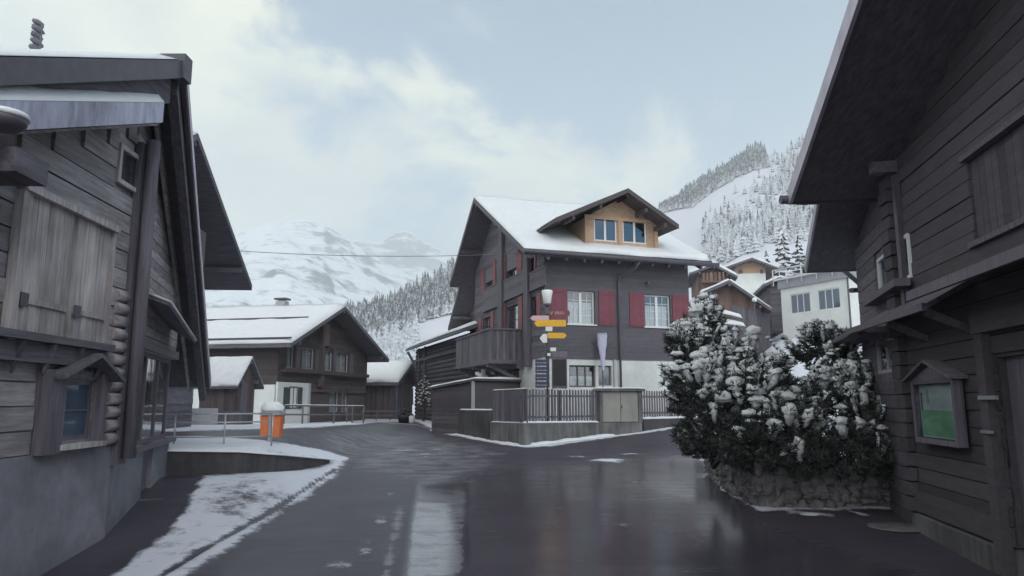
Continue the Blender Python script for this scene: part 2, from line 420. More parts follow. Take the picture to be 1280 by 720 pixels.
    bp = N(nt, 'ShaderNodeBump'); bp.inputs['Strength'].default_value = .35; bp.inputs['Distance'].default_value = .02
    L(nt, h, bp.inputs['Height']); L(nt, bp.outputs[0], b.inputs['Normal'])
    return m
M['ground'] = ground_mat()

# ------------------------------------------------------------------ ground sheet
def seg_dist(px, py, poly, ay=1.0, closed=False):
    d = np.full(px.shape, 1e9)
    n = len(poly)
    for i in range(n if closed else n-1):
        x0, y0 = poly[i]; x1, y1 = poly[(i+1) % n]
        dx, dy = x1-x0, (y1-y0)*ay
        t = np.clip(((px-x0)*dx+((py-y0)*ay)*dy)/(dx*dx+dy*dy+1e-9), 0, 1)
        d = np.minimum(d, np.hypot(px-x0-t*dx, (py-y0)*ay-t*dy))
    return d
def inside(px, py, poly):
    c = np.zeros(px.shape, bool); n = len(poly)
    for i in range(n):
        x0, y0 = poly[i]; x1, y1 = poly[(i+1) % n]
        if y0 == y1: continue
        k = ((y0 > py) != (y1 > py)) & (px < (x1-x0)*(py-y0)/(y1-y0)+x0)
        c ^= k
    return c
def soft(px, py, poly, w, ay=2.0):
    d = seg_dist(px, py, poly, ay, True); s = np.where(inside(px, py, poly), d, -d)
    return np.clip(.5+s/(2*w), 0, 1)

def make_ground():
    a_in = np.arange(-260, 1540, 4.0); ang_in = np.arctan((a_in-640)/911)
    a0, a1 = ang_in[0], ang_in[-1]
    side = np.linspace(a1, 2*math.pi+a0, 60)[1:-1]
    ang = np.concatenate([ang_in, side])
    nr1, nr2 = 420, 110
    rad = np.concatenate([.4*(60/.4)**(np.arange(nr1)/nr1), 60*(900/60)**(np.arange(nr2+1)/nr2)])
    A, Rr = np.meshgrid(ang, rad)
    X = Rr*np.sin(A); Y = Rr*np.cos(A); Z = G(X, Y)
    nA, nR = len(ang), len(rad)
    V = np.stack([X, Y, Z], -1).reshape(-1, 3)
    V = np.vstack([V, [[0, 0, Gz(0, 0)]]])
    i, j = np.meshgrid(np.arange(nR-1), np.arange(nA), indexing='ij')
    k = (j+1) % nA
    Fq = np.stack([i*nA+j, i*nA+k, (i+1)*nA+k, (i+1)*nA+j], -1).reshape(-1, 4)
    Fq = Fq[:, ::-1]
    me = bpy.data.meshes.new('ground')
    c = len(V)-1
    tri = [(c, q, (q+1) % nA) for q in range(nA)]
    me.from_pydata(V.tolist(), [], [tuple(f) for f in Fq.tolist()]+[t[::-1] for t in tri])
    me.polygons.foreach_set('use_smooth', [True]*len(me.polygons))
    x, y, z = V[:, 0], V[:, 1], V[:, 2]-EYE
    f = y*CP+z*SP; ok = f > .3; f = np.where(ok, f, 1)
    px = np.where(ok, 640+FPX*x/f, 640); py = np.where(ok, 360-FPX*(-y*SP+z*CP)/f, 5000)
    r = np.hypot(x, y)
    bare = [(-4000, 9000), (-4000, 545), (215, 540), (330, 537), (445, 531.5), (470, 528.5), (520, 527.5), (545, 538), (612, 552.5), (655, 558), (690, 556), (750, 547.5), (866, 531.5),
            (884, 560), (900, 612), (948, 640), (1118, 637), (1160, 655), (1300, 740), (4000, 2000), (4000, 9000)]
    road = soft(px, py, bare, 3.0, 2.0)
    snow = 1-road
    snow = np.where(ok, snow, np.where(r < 9, 0, 1))
    snow = np.where((r > 60), 1, snow)
    # forecourt snow with its worn middle
    fc = [(120, 735), (205, 668), (228, 640), (252, 594), (400, 584), (425, 573), (436, 575), (418, 598), (335, 655), (215, 735)]
    sF = soft(px, py, fc, 9, 1.6)
    worn = np.exp(-(((px-300)/55)**2+((py-628)/24)**2))*.42+np.exp(-(((px-215)/30)**2+((py-690)/20)**2))*.15
    sF = sF*(1-worn)
    gut = seg_dist(px, py, [(190, 728), (262, 684), (340, 640), (395, 603), (418, 588)], 1.0)
    sF = sF-.75*np.clip(1-gut/np.interp(py, [585, 720], [3.2, 6.0]), 0, 1)
    snow = np.maximum(snow, np.clip(sF, 0, 1)*.90)
    # kerb snow above the retaining wall
    ks = [(200, 546), (255, 545.5), (335, 551), (400, 562), (438, 573), (428, 578), (395, 573), (340, 568), (215, 563.5), (180, 563)]
    snow = np.maximum(snow, soft(px, py, ks, 3.0, 2.2)*.95)
    # ploughed rims
    for pl, w, a in (([(540, 538), (575, 545), (612, 552), (655, 558.5)], 2.6, .95), ([(655, 558.5), (690, 557), (720, 552), (760, 546.5), (815, 539), (866, 531)], 2.6, 1.0),
                     ([(345, 536), (400, 533.5), (440, 530)], 2.0, .8), ([(470, 528), (520, 531), (545, 538)], 1.2, .6),
                     ([(868, 570), (884, 578), (889, 592), (880, 595)], 4.5, .75), ([(985, 641), (1010, 642), (1040, 645)], 3.5, .7), ([(1062, 640), (1085, 645)], 2.5, .7)):
        snow = np.maximum(snow, np.clip(1.15-seg_dist(px, py, pl, 2.0)/w*.6, 0, 1)*a)
    for ex, ey, rx, ry, a in ((762, 576, 28, 3, .75), (720, 571, 18, 2, .5), (795, 603, 10, 1.6, .5), (780, 657, 14, 2.5, .38), (476, 649, 11, 6, .55), (455, 690, 12, 9, .50), (462, 678, 10, 4, .5), (425, 708, 20, 9, .38),
                              (790, 568, 22, 2, .5), (528, 569, 14, 2.6, .5), (505, 563, 22, 2.5, .45), (545, 562, 12, 2, .45), (500, 576, 18, 2.6, .42), (488, 618, 14, 3, .35), (640, 690, 10, 22, .0), (1100, 660, 8, 2, .0)):
        snow = np.maximum(snow, np.clip(1.4-np.hypot((px-ex)/rx, (py-ey)/ry), 0, 1)*a)
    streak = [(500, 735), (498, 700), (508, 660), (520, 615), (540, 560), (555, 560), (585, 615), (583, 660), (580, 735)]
    wet = soft(px, py, [(500, 740), (512, 650), (524, 600), (560, 590), (640, 580), (870, 560), (960, 650), (1300, 760), (1300, 1500), (300, 1500)], 14, 1.0)
    wet = wet*.88+.35*soft(px, py, [(511, 740), (516, 660), (524, 606), (585, 606), (584, 740)], 3, 1)
    wet = np.where(r > 60, 0, wet)
    wet = np.maximum(wet, .35)
    slush_sheen = soft(px, py, [(440, 588), (420, 575), (400, 548), (380, 540), (470, 532), (560, 545), (640, 562), (610, 590), (540, 612), (520, 600)], 12, 1.2)*.40
    slush_sheen = np.maximum(slush_sheen, soft(px, py, [(508, 735), (513, 660), (523, 610), (583, 610), (578, 735)], 4, 1)*.62)  # bright sky reflection on the wet road, painted into its colour
    slush_sheen = np.maximum(slush_sheen, soft(px, py, [(215, 548), (330, 536), (450, 531), (560, 545), (420, 560)], 10, 1.4)*.26)
    slush_sheen = np.maximum(slush_sheen, np.clip(.9-seg_dist(px, py, [(480, 735), (488, 690), (500, 640)], 1)/12, 0, 1)*.75)
    me.vertices.foreach_set('co', (V+np.stack([0*x, 0*x, np.where(r < 45, .03*np.clip(snow*1.4-.3, 0, 1), 0)], -1)).astype(np.float32).ravel())
    for n_, a_ in (('snow', snow), ('wet', wet), ('slush_sheen', slush_sheen)):
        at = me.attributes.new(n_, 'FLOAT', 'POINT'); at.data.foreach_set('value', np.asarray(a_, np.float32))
    me.materials.append(M['ground']); me.update()
    o = bpy.data.objects.new('ground', me); col.objects.link(o); props(o, kind='structure')
make_ground()

def sheet(name, pxs, profile, Rm, depth, mat_, rough, k, basepy=500):
    """a mountain as a real sheet: rises from its foot to a ridge line at distance Rm and falls behind it"""
    A = np.arctan((pxs-640)/911)
    T = np.linspace(0, 1.5, 150)
    AA, TT = np.meshgrid(A, T)
    ridge = np.interp(pxs, [p[0] for p in profile], [p[1] for p in profile])
    H = (502-ridge)/911*Rm
    HH = np.broadcast_to(H, AA.shape)
    Rr = Rm-depth*(1-TT)
    up = np.where(TT < 1, np.clip(TT, 0, 1)**1.15, 1-(TT-1)*.8)
    X = Rr*np.sin(AA); Y = Rr*np.cos(AA)
    rr = 1-np.abs(fbm(X+Y*.35, Y*.45, rough, 6, k)-.5)*2
    r2 = fbm(X, Y, rough*.35, 5, k+9)
    Z = HH*up*np.cos(AA) + (rr-.72)*HH*.42*np.clip(TT*2.2, 0, 1)*np.clip(1.15-TT*.75, .18, 1) + (r2-.5)*HH*.10*np.clip(TT*2, 0, 1)
    V = np.stack([X, Y, Z-5], -1).reshape(-1, 3); nA = len(A)
    i, j = np.meshgrid(np.arange(len(T)-1), np.arange(nA-1), indexing='ij')
    F = np.stack([i*nA+j, (i+1)*nA+j, (i+1)*nA+j+1, i*nA+j+1], -1).reshape(-1, 4)[:, ::-1]
    me = bpy.data.meshes.new(name); me.from_pydata(V.tolist(), [], [tuple(f) for f in F.tolist()])
    me.polygons.foreach_set('use_smooth', [True]*len(me.polygons)); me.materials.append(mat_)
    o = bpy.data.objects.new(name, me); col.objects.link(o); props(o, kind='structure')
sheet('mountain', np.arange(-500, 900, 3.0), [(-500, 300), (0, 300), (200, 308), (260, 304), (300, 288), (325, 277), (345, 271), (360, 269), (380, 268), (398, 272), (415, 285), (440, 303), (470, 322), (510, 345), (560, 372), (640, 410), (900, 450)], 1900, 1100, M['mountain'], 420, 11)
sheet('far_mountain', np.arange(200, 1500, 4.0), [(200, 400), (330, 350), (400, 310), (440, 300), (470, 298), (488, 288), (500, 284), (520, 292), (545, 306), (570, 322), (620, 335), (700, 330), (1000, 330), (1500, 400)], 2900, 900, M['mountain'], 520, 23)

# ------------------------------------------------------------------ conifers
def conifer(mb, x, y, z, h, w, rn, tiers=6, seg=7, trunk=True):
    if trunk:
        mb.add([(x-.02*h*.4, y, z-1), (x+.02*h*.4, y, z-1), (x, y, z+h*.9)], [(0, 1, 2)])
    for t in range(tiers):
        f = t/tiers; zb = z+h*(.08+.80*f); rb = w*(1-f)**.85*(.85+.3*rn.random()); ht = h*(1.45/tiers)*(1-.25*f)
        P = [(x+rn.uniform(-.04, .04)*w, y, min(z+h, zb+ht))]; a0 = rn.random()*6.28
        for k in range(seg*2):
            a = a0+math.pi*k/seg; q = rb*(1.0 if k % 2 == 0 else .55)*rn.uniform(.75, 1.15)
            P.append((x+q*math.cos(a), y+q*math.sin(a), zb-(0.10*ht if k % 2 == 0 else -.12*ht)*rn.uniform(.5, 1.6)))
        fs = [(0, k+1, (k+1) % (2*seg)+1) for k in range(2*seg)]
        mb.add(P, fs)
def scatter(name, n, region, hrange, mat_, rn, tiers=5, seg=5, ar=.22, density=None):
    mb = MB(); c = 0; tries = 0
    while c < n and tries < n*30:
        tries += 1
        px, r = region(rn)
        a = math.atan((px-640)/911); x, y = r*math.sin(a), r*math.cos(a)
        if density and rn.random() > density(px, r, x, y): continue
        z = Gz(x, y); h = rn.uniform(*hrange)
        conifer(mb, x, y, z-.3, h, h*ar*rn.uniform(.7, 1.15), rn, tiers, seg, False); c += 1
    return mb.build(name, mat_, kind='stuff')
rn = random.Random(11)
def ridge_r(px): return float(np.interp(px, R_PX, R_R))
# right hill: dark band of forest along the crest
def reg1(q):
    px = q.uniform(832, 975); return px, ridge_r(px)*(1-.10*q.random()**1.1*min(1, (px-820)/55))
o = scatter('conifer_forest', 1700, reg1, (6, 11), M['forest_dark'], rn, 5, 5, .2)
props(o, 'frosted dark conifer forest running along the crest of the right hill', 'forest')
def reg2(q):
    px = q.uniform(888, 1110); return px, 300+ (600-300)*q.random()**.9
def den2(px, r, x, y):
    v = float(fbm(x, y, 60, 3, 31))
    k = 1 if v > .56 else (.25 if v > .48 else .05)
    if px < 985 and r > 500-(985-px)*.7: k *= .12
    return k
o = scatter('hillside_wood', 850, reg2, (3.5, 10), M['forest_pale'], rn, 5, 5, .27, den2)
props(o, 'loose snowy wood scattered over the white slope of the right hill', 'forest')
def den2b(px, r, x, y): return 1.0 if (.47 < float(fbm(x, y, 45, 3, 40)) < .56 and (px > 985 or r < 500-(985-px)*.7)) else .03
o = scatter('dark_hillside_trees', 230, reg2, (6, 12), M['forest_dark'], rn, 6, 6, .2, den2b)
props(o, 'darker spruces dotted through the frosted wood of the right hill', 'forest')
def reg3(q):
    px = q.uniform(425, 660); return px, 330+125*q.random()
def den3(px, r, x, y): return 1.0 if px > 500 else .75
o = scatter('valley_forest', 1300, reg3, (7, 13), M['forest_dark'], rn, 5, 5, .2, den3)
props(o, 'dense frosted forest on the slope left of the red shuttered house', 'forest')
def reg4(q):
    px = q.uniform(440, 520); return px, 150+160*q.random()
o = scatter('lower_wood', 150, reg4, (5, 9), M['forest_pale'], rn, 5, 6, .27)
props(o, 'snow covered trees below the valley forest behind the brown gabled house', 'forest')
def reg5(q):
    px = q.uniform(180, 445); return px, 430+40*q.random()
o = scatter('valley_floor_wood', 260, reg5, (4, 9), M['forest_pale'], rn, 4, 5, .3)
props(o, 'faint snowy wood at the foot of the left mountain', 'forest')

def tree_thing(px, Y, h, w, label, dark=True, seedv=1):
    q = random.Random(seedv); x = (px-640)/911*Y; z = Gz(x, Y)
    t = thing('conifer_tree', (x, Y, z), label, 'tree')
    m = MB(); m.tube([(x, Y, z-.3), (x, Y, z+h*.9)], [h*.025, h*.006], 6); m.build('trunk', M['bark'], t)
    m = MB()
    for k in range(11):
        f = k/11; zb = z+h*(.1+.85*f)
        nb = int(9-5*f)
        for b in range(nb):
            a = q.random()*6.28; L_ = w*(1-f)**.8*q.uniform(.7, 1.15)
            wd = L_*.38; ex, ey = math.cos(a), math.sin(a)
            P = [(x, Y, zb+.05*h), (x+ex*L_*.55-ey*wd, Y+ey*L_*.55+ex*wd, zb-.02*h), (x+ex*L_, Y+ey*L_, zb-.05*h), (x+ex*L_*.55+ey*wd, Y+ey*L_*.55-ex*wd, zb-.02*h), (x+ex*L_*.5, Y+ey*L_*.5, zb-.045*h)]
            m.add(P, [(0, 1, 2), (0, 2, 3), (4, 2, 1), (4, 3, 2), (0, 4, 1), (0, 3, 4)])
    m.build('crown', M['forest_dark'] if dark else M['forest'], t)
tree_thing(989, 118, 11, 2.6, 'dark snow dusted conifer above the roofs beside the white house', True, 3)
tree_thing(1010, 124, 8.5, 2.4, 'smaller pale conifer just right of the dark conifer above the white house', False, 4)
tree_thing(968, 140, 8, 2.0, 'pale thin conifer between the orange chalet and the dark conifer', False, 5)

# ------------------------------------------------------------------ building helpers
def wall_open(mb, F, s0, s1, z0, z1, n0, n1, opens):
    """solid wall as abutting blocks round real openings (s0,s1,z0,z1)"""
    ops = [(max(a, s0), min(b, s1), max(c, z0), min(d, z1)) for a, b, c, d in opens if b > s0 and a < s1 and d > z0 and c < z1]
    xs = sorted({s0, s1} | {v for o in ops for v in o[:2]})
    for a, b in zip(xs, xs[1:]):
        if b-a < 1e-4: continue
        cuts = sorted((o[2], o[3]) for o in ops if o[0] <= a+1e-5 and o[1] >= b-1e-5)
        z = z0
        for c, d in cuts:
            if c > z+1e-4: mb.box(F, a, b, n0, n1, z, c)
            z = max(z, d)
        if z < z1-1e-4: mb.box(F, a, b, n0, n1, z, z1)
def rows(mb, F, lim, z0, z1, pitch, depth, opens, q, kind='plank', n=0.0, gap=.006, jit=.006):
    """horizontal boards or logs fixed to a wall; lim(z)->(sa,sb)"""
    z = z0; i = 0
    while z < z1-1e-3:
        h = min(pitch, z1-z); zm = z+h/2; sa, sb = lim(zm)
        cuts = sorted((o[0], o[1]) for o in opens if o[3] > z+.01 and o[2] < z+h-.01)
        segs = []; a = sa
        for c, d in cuts:
            if c > a: segs.append((a, min(c, sb)))
            a = max(a, d)
        if a < sb: segs.append((a, sb))
        for a, b in segs:
            if b-a < .03: continue
            dj = n+q.uniform(-jit, jit)
            if kind == 'plank':
                mb.box(F, a, b, dj-.02, dj+depth, z+gap, z+h-gap)
            else:
                K = 6; P = []
                for e in (a, b):
                    for k in range(K+1):
                        t = math.pi*k/K-math.pi/2
                        P.append(F.p(e, dj-.01+math.cos(t)*depth, zm+math.sin(t)*(h/2-.003)))
                fs = [(k, k+K+1, k+K+2, k+1) for k in range(K)]
                fs += [tuple(range(K, -1, -1)), tuple(range(K+1, 2*K+2)), (0, K, 2*K+1, K+1)]
                fl = len(mb.f); mb.add(P, fs, False)
                for w in range(K): mb.sm[fl+w] = True
        z += h; i += 1
def boards_v(mb, F, s0, s1, zf0, zf1, pitch, depth, q, n=0.0, gap=.004, jit=.004):
    s = s0
    while s < s1-1e-3:
        w = min(pitch*q.uniform(.85, 1.15), s1-s); z0 = zf0(s+w/2) if callable(zf0) else zf0; z1 = zf1(s+w/2) if callable(zf1) else zf1
        d = n+q.uniform(-jit, jit); mb.box(F, s+gap, s+w-gap, d-.01, d+depth, z0, z1); s += w
def window(parent, F, s0, s1, z0, z1, n=0.0, fm='white', cols=2, rws=1, fw=.05, gm='glass', curtain=0, recess=.1, sill=None, bar=None, back=True, mullion=None, name='window'):
    m = MB(); nf = n-recess
    m.box(F, s0, s0+fw, nf-.05, nf, z0, z1); m.box(F, s1-fw, s1, nf-.05, nf, z0, z1)
    m.box(F, s0+fw, s1-fw, nf-.05, nf, z0, z0+fw); m.box(F, s0+fw, s1-fw, nf-.05, nf, z1-fw, z1)
    W = s1-s0-2*fw; H = z1-z0-2*fw
    for k in range(1, cols):
        c = s0+fw+W*k/cols; mw = fw*.8 if mullion is None else mullion
        m.box(F, c-mw/2, c+mw/2, nf-.045, nf-.002, z0+fw, z1-fw)
    bw = fw*.35 if bar is None else bar
    for k in range(1, rws):
        c = z0+fw+H*k/rws; m.box(F, s0+fw, s1-fw, nf-.04, nf-.006, c-bw/2, c+bw/2)
    f = m.build(name, M[fm], parent)
    if sill:
        MB().box(F, s0-.06, s1+.06, nf-.02, n+.06, z0-.05, z0-.002).build('sill', M[sill], f)
    g = MB(); g.box(F, s0+fw*.5, s1-fw*.5, nf-.034, nf-.028, z0+fw*.5, z1-fw*.5); g.build('pane', M[gm], f)
    if curtain:
        c = MB()
        zt = z0+(z1-z0)*abs(curtain)
        k = max(8, int((s1-s0)/.03)); P = []; fs = []
        for i in range(k+1):
            s = s0+fw+(W)*i/k; nn = nf-.12+.018*math.sin(i*1.9)
            P += [F.p(s, nn, z0+fw), F.p(s, nn, zt)]
        fs = [(2*i, 2*i+2, 2*i+3, 2*i+1) for i in range(k)]
        c.add(P, fs, True); c.build('curtain', M['curtain'], f)
    return f
def roomback(parent, F, s0, s1, z0, z1, n):
    pass
def roof_snow(parent, quad, th=.14, inset=.02, q=None, rough=.055, nu=30, nv=14, drop=.0, name='snow', mt='snow'):
    """snow blanket lying on a roof plane: eave-left, eave-right, ridge-right, ridge-left (3D, top of the roof)"""
    a, b, c, d = [Vector(p) for p in quad]
    nrm = (b-a).cross(d-a).normalized()
    if nrm.z < 0: nrm = -nrm
    P = []; sd = rnd.random()*50
    for j in range(nv+1):
        for i in range(nu+1):
            u, v = i/nu, j/nv
            p = a*(1-u)*(1-v)+b*u*(1-v)+c*u*v+d*(1-u)*v
            Lu = (b-a).length; Lv = (d-a).length
            e = min(u*Lu, (1-u)*Lu, v*Lv)
            prof = min(1, math.sqrt(max(0, e)/max(th, .01)+.0))*1.0 if e < th else 1.0
            nn = mnoise.noise(p*.9+Vector((sd, 0, 0)))*rough + mnoise.noise(p*3.1)*rough*.4
            if j == 0: p = p+(a-d).normalized()*(.02+.07*mnoise.noise(p*1.3+Vector((sd, 3, 0))))
            P.append(p+nrm*(max(.012, th*(.12+.88*prof)+nn*prof)) + Vector((0, 0, 0)))
    top = len(P)
    for j in range(nv+1):
        for i in range(nu+1):
            u, v = i/nu, j/nv
            p = a*(1-u)*(1-v)+b*u*(1-v)+c*u*v+d*(1-u)*v
            P.append(p+nrm*.004)
    W = nu+1; fs = []
    for j in range(nv):
        for i in range(nu):
            fs.append((j*W+i, j*W+i+1, (j+1)*W+i+1, (j+1)*W+i))
    ring = [(i, 0) for i in range(nu)]+[(nu, j) for j in range(nv)]+[(i, nv) for i in range(nu, 0, -1)]+[(0, j) for j in range(nv, 0, -1)]
    for k in range(len(ring)):
        i0, j0 = ring[k]; i1, j1 = ring[(k+1) % len(ring)]
        fs.append((j0*W+i0+top, j1*W+i1+top, j1*W+i1, j0*W+i0))
    m = MB(); m.add(P, fs, True); return m.build(name, M[mt], parent)
def snow_strip(parent, pts, w, h, q, step=.12, name='snow', label=None, cat=None, drop=0):
    """rounded ridge of snow along a 3D polyline"""
    m = MB(); path = []
    for a, b in zip(pts, pts[1:]):
        a = Vector(a); b = Vector(b); k = max(1, int((b-a).length/step))
        for i in range(k): path.append(a.lerp(b, i/k))
    path.append(Vector(pts[-1])); P = []; K = 6
    for i, p in enumerate(path):
        d = path[min(i+1, len(path)-1)]-path[max(i-1, 0)]; d.z = 0; d.normalize(); s = Vector((d.y, -d.x, 0))
        g = 1+.35*mnoise.noise(p*2.3)+.2*mnoise.noise(p*7)
        if i in (0, len(path)-1): g *= .4
        for k in range(K+1):
            t = math.pi*k/K; P.append(p+s*(math.cos(t)*w/2*(.9+.1*g))+Vector((0, 0, math.sin(t)*h*g)))
    W = K+1; fs = []
    for i in range(len(path)-1):
        for k in range(K): fs.append((i*W+k, i*W+k+1, (i+1)*W+k+1, (i+1)*W+k))
        fs.append((i*W+K, i*W, (i+1)*W, (i+1)*W+K))
    fs += [tuple(range(W)), tuple(range(len(P)-1, len(P)-1-W, -1))]
    m.add(P, fs, True)
    return m.build(name, M['snow'], parent, label=label, cat=cat)

q = random.Random(5)
# ================================================================== CENTRAL CHALET
C0 = (1.29, 28.0); FA = Fr(C0, (.949, .314)); FB = Fr(C0, (.314, -.949))
# FB: s negative towards the far end, n outward to the left
zb = 0.1
ch = thing('chalet', (C0[0], C0[1], .2), 'dark slate chalet with red shutters, snowy roof and orange wood dormer', 'house')
SW = 6.46; DW = 10.3
EZ = 7.35; RZ = 11.35; nE = .9; nR = -6.46; nB = -11.3; BZ = 7.95
def rz(n): return EZ+(RZ-EZ)*(nE-n)/(nE-nR) if n > nR else RZ-(RZ-BZ)*(nR-n)/(nR-nB)
TH = .24
z_st = (FA.at(710, 446.4)[1]+FA.at(840, 449.6)[1])/2
def rect(F, x0, x1, y0, y1, n=0):
    sm = (x0+x1)/2
    a = F.at(x0, (y0+y1)/2, n)[0]; b = F.at(x1, (y0+y1)/2, n)[0]; zt = F.at(sm, y0, n)[1]; zl = F.at(sm, y1, n)[1]
    return [min(a, b), max(a, b), zl, zt]
w1 = rect(FA, 709.5, 743.5, 364, 405.5); w2 = rect(FA, 806, 838, 369, 408.5)
w3 = rect(FA, 712, 745, 456.5, 484); w4 = rect(FA, 748.5, 765, 457, 482)
# bring both upper windows to one height
zt = (w1[3]+w2[3])/2; zl = (w1[2]+w2[2])/2; w1[2] = w2[2] = zl; w1[3] = w2[3] = zt
m = MB(); wall_open(m, FA, 0, SW, z_st, EZ+.25, -.25, 0, [w1, w2])
wm = MB()
rows(wm, FA, lambda z: (0, SW), z_st-.06, EZ+.2, .16, .012, [w1, w2], q, n=.0, gap=.003, jit=.001)
o = m; m.v += []; b0 = len(m.v); m.v += wm.v; m.f += [tuple(i+b0 for i in f) for f in wm.f]; m.sm += wm.sm
# right end wall and back wall (upper)
FE = Fr(FA.p(SW, 0, 0)[:2], (-.314, .949))
m.box(FE, .25, DW, -.25, 0, z_st, EZ+.25)
m.prism(FE, [(0, EZ+.25), (DW, EZ+.25), (DW, rz(-DW)-TH-.05), (-nR, RZ-TH-.05), (.2, rz(-.2)-TH-.05)], -.25, -.01)
m.box(FA, .25, SW-.25, -DW, -DW+.25, z_st, rz(-DW)-TH-.05)
m.build('upper_wall', M['facade'], ch)
m = MB(); wall_open(m, FA, 0, SW, zb-.8, z_st, -.3, -.03, [w3, w4])
m.box(FE, .3, DW, -.3, -.03, zb-.8, z_st); m.box(FA, .3, SW-.3, -DW, -DW+.27, zb-.8, z_st)
g1 = rect(FB, 616, 648, 459, 492)
FBw = [g1]
wall_open(m, FB, -DW, -.3, zb-.8, z_st, -.3, -.03, FBw)
m.build('basement_wall', M['stucco'], ch)
# gable side (upper)
def glim(z, F=FB):
    # span of s inside the gable at height z
    s1 = 0 if z < rz(0)-TH-.1 else -((z+TH+.1-rz(0))/((RZ-EZ)/(nE-nR)))
    s0 = -DW if z < rz(-DW)-TH-.1 else nR-(RZ-TH-.1-z)/((RZ-BZ)/(nR-nB))*1.0
    return (s0, s1)
gw = []
for x0, x1, y0, y1 in ((607, 616.5, 338, 366), (633.5, 646, 318, 352), (662, 668, 316, 340), (604, 613, 397, 415), (633, 648, 382, 418), (663.5, 671, 371, 400)):
    gw.append(rect(FB, x0, x1, y0, y1))
m = MB(); wall_open(m, FB, -DW, -.25, z_st, rz(0)-TH-.1, -.25, 0, gw)
zz = rz(0)-TH-.1
m.prism(FB, [(-DW, zz), (-.0, zz), (nR, RZ-TH-.05), (-DW, rz(-DW)-TH-.05)], -.25, -.002)
m2 = MB(); rows(m2, FB, glim, z_st, RZ-.5, .22, .02, gw, q, gap=.004)
b0 = len(m.v); m.v += m2.v; m.f += [tuple(i+b0 for i in f) for f in m2.f]; m.sm += m2.sm
m.build('gable_wall', M['dark_wood'], ch)
# inside: a dark floor between the storeys stops one seeing through
MB().box(FA, .3, SW-.3, -DW+.4, -.9, 1.0, EZ).build('room_partition', M['interior'], ch)
window(ch, FA, *w1, n=0, cols=2, rws=4, curtain=.68, sill='white', fw=.055, mullion=.11, bar=.018)
window(ch, FA, *w2, n=0, cols=2, rws=4, curtain=.68, sill='white', fw=.055, mullion=.11, bar=.018)
window(ch, FA, *w3, n=-.03, cols=3, rws=1, curtain=.5, fm='brown_v', fw=.06, mullion=.05)
window(ch, FA, *w4, n=-.03, cols=1, rws=1, fm='dark_wood_v', fw=.05)
for g in gw: window(ch, FB, *g, n=0, cols=2 if g[1]-g[0] > .8 else 1, rws=2, curtain=0, fm='dark_wood_v', fw=.05)
window(ch, FB, *g1, n=-.03, cols=3, rws=1, curtain=.6, fm='grey_frame', fw=.06)
# vertical glazing bars of the white windows
for w in (w1, w2):
    m = MB(); W = w[1]-w[0]
    for f in (.27, .73): m.box(FA, w[0]+W*f-.009, w[0]+W*f+.009, -.138, -.106, w[2]+.05, w[3]-.05)
    m.build('glazing_bar', M['white'], ch)
def shutter(parent, F, s0, s1, z0, z1, mt, n=0.025, batt=True):
    m = MB(); boards_v(m, F, s0, s1, z0, z1, .11, .03, q, n=n, gap=.002, jit=.001)
    if batt:
        m.box(F, s0, s1, n+.028, n+.045, z0+.1, z0+.18); m.box(F, s0, s1, n+.028, n+.045, z1-.18, z1-.1)
    return m.build('shutter', M[mt], parent)
for w, xs in ((w1, ((688, 708.5), (748, 767.5))), (w2, ((786.5, 805), (840, 860)))):
    for a, b in xs:
        yy = 384 if a < 780 else 388
        shutter(ch, FA, FA.at(a, yy)[0], FA.at(b, yy)[0], w[2]-.02, w[3]+.06, 'red')
for x0, x1, y0, y1 in ((602.5, 606, 337, 368), (617, 620.5, 325, 359), (629.5, 633, 318, 350), (647, 653.5, 314, 340), (599.5, 602.5, 397, 415), (614, 618, 389, 414), (629.5, 633, 380, 418), (649, 654, 370, 415), (672, 677, 368, 402), (669, 671, 316, 338)):
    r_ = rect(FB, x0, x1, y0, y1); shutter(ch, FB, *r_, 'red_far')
# carved gallery panels and posts on the gable side
for (x0, x1, ya, yb) in ((604, 624, 358, 386), (630, 655.5, 345, 371), (662, 682, 337, 360)):
    sa = FB.at(x0, (ya+yb)/2+5, .1)[0]; sb = FB.at(x1, (ya+yb)/2-5, .1)[0]
    z1 = FB.at((x0+x1)/2, ya, .1)[1]; z0 = FB.at((x0+x1)/2, yb, .1)[1]
    m = MB(); s = sa
    while s < sb-.05:
        w = .13; e = min(s+w, sb)
        m.box(FB, s+.006, e-.03, .085, .11, z0+.05, z1-.05)
        zc = (z0+z1)/2
        m.box(FB, e-.03, e+.006, .085, .108, z0+.05, zc-.1); m.box(FB, e-.03, e+.006, .085, .108, zc+.1, z1-.05); s = e
    m.box(FB, sa-.03, sb+.03, .06, .14, z1-.05, z1+.02); m.box(FB, sa-.03, sb+.03, .06, .14, z0-.02, z0+.05)
    m.build('gallery_panel', M['grey_frame'], ch)
for x0, x1, y0, y1 in ((623.5, 628.5, 300, 410), (656, 661, 305, 420)):
    r_ = rect(FB, x0, x1, y0, y1, .12); m = MB(); m.box(FB, r_[0], r_[1], .021, .19, z_st-.3, rz(min(0, (r_[0]+r_[1])/2))-TH-.12); m.build('gallery_post', M['dark_wood_v'], ch)
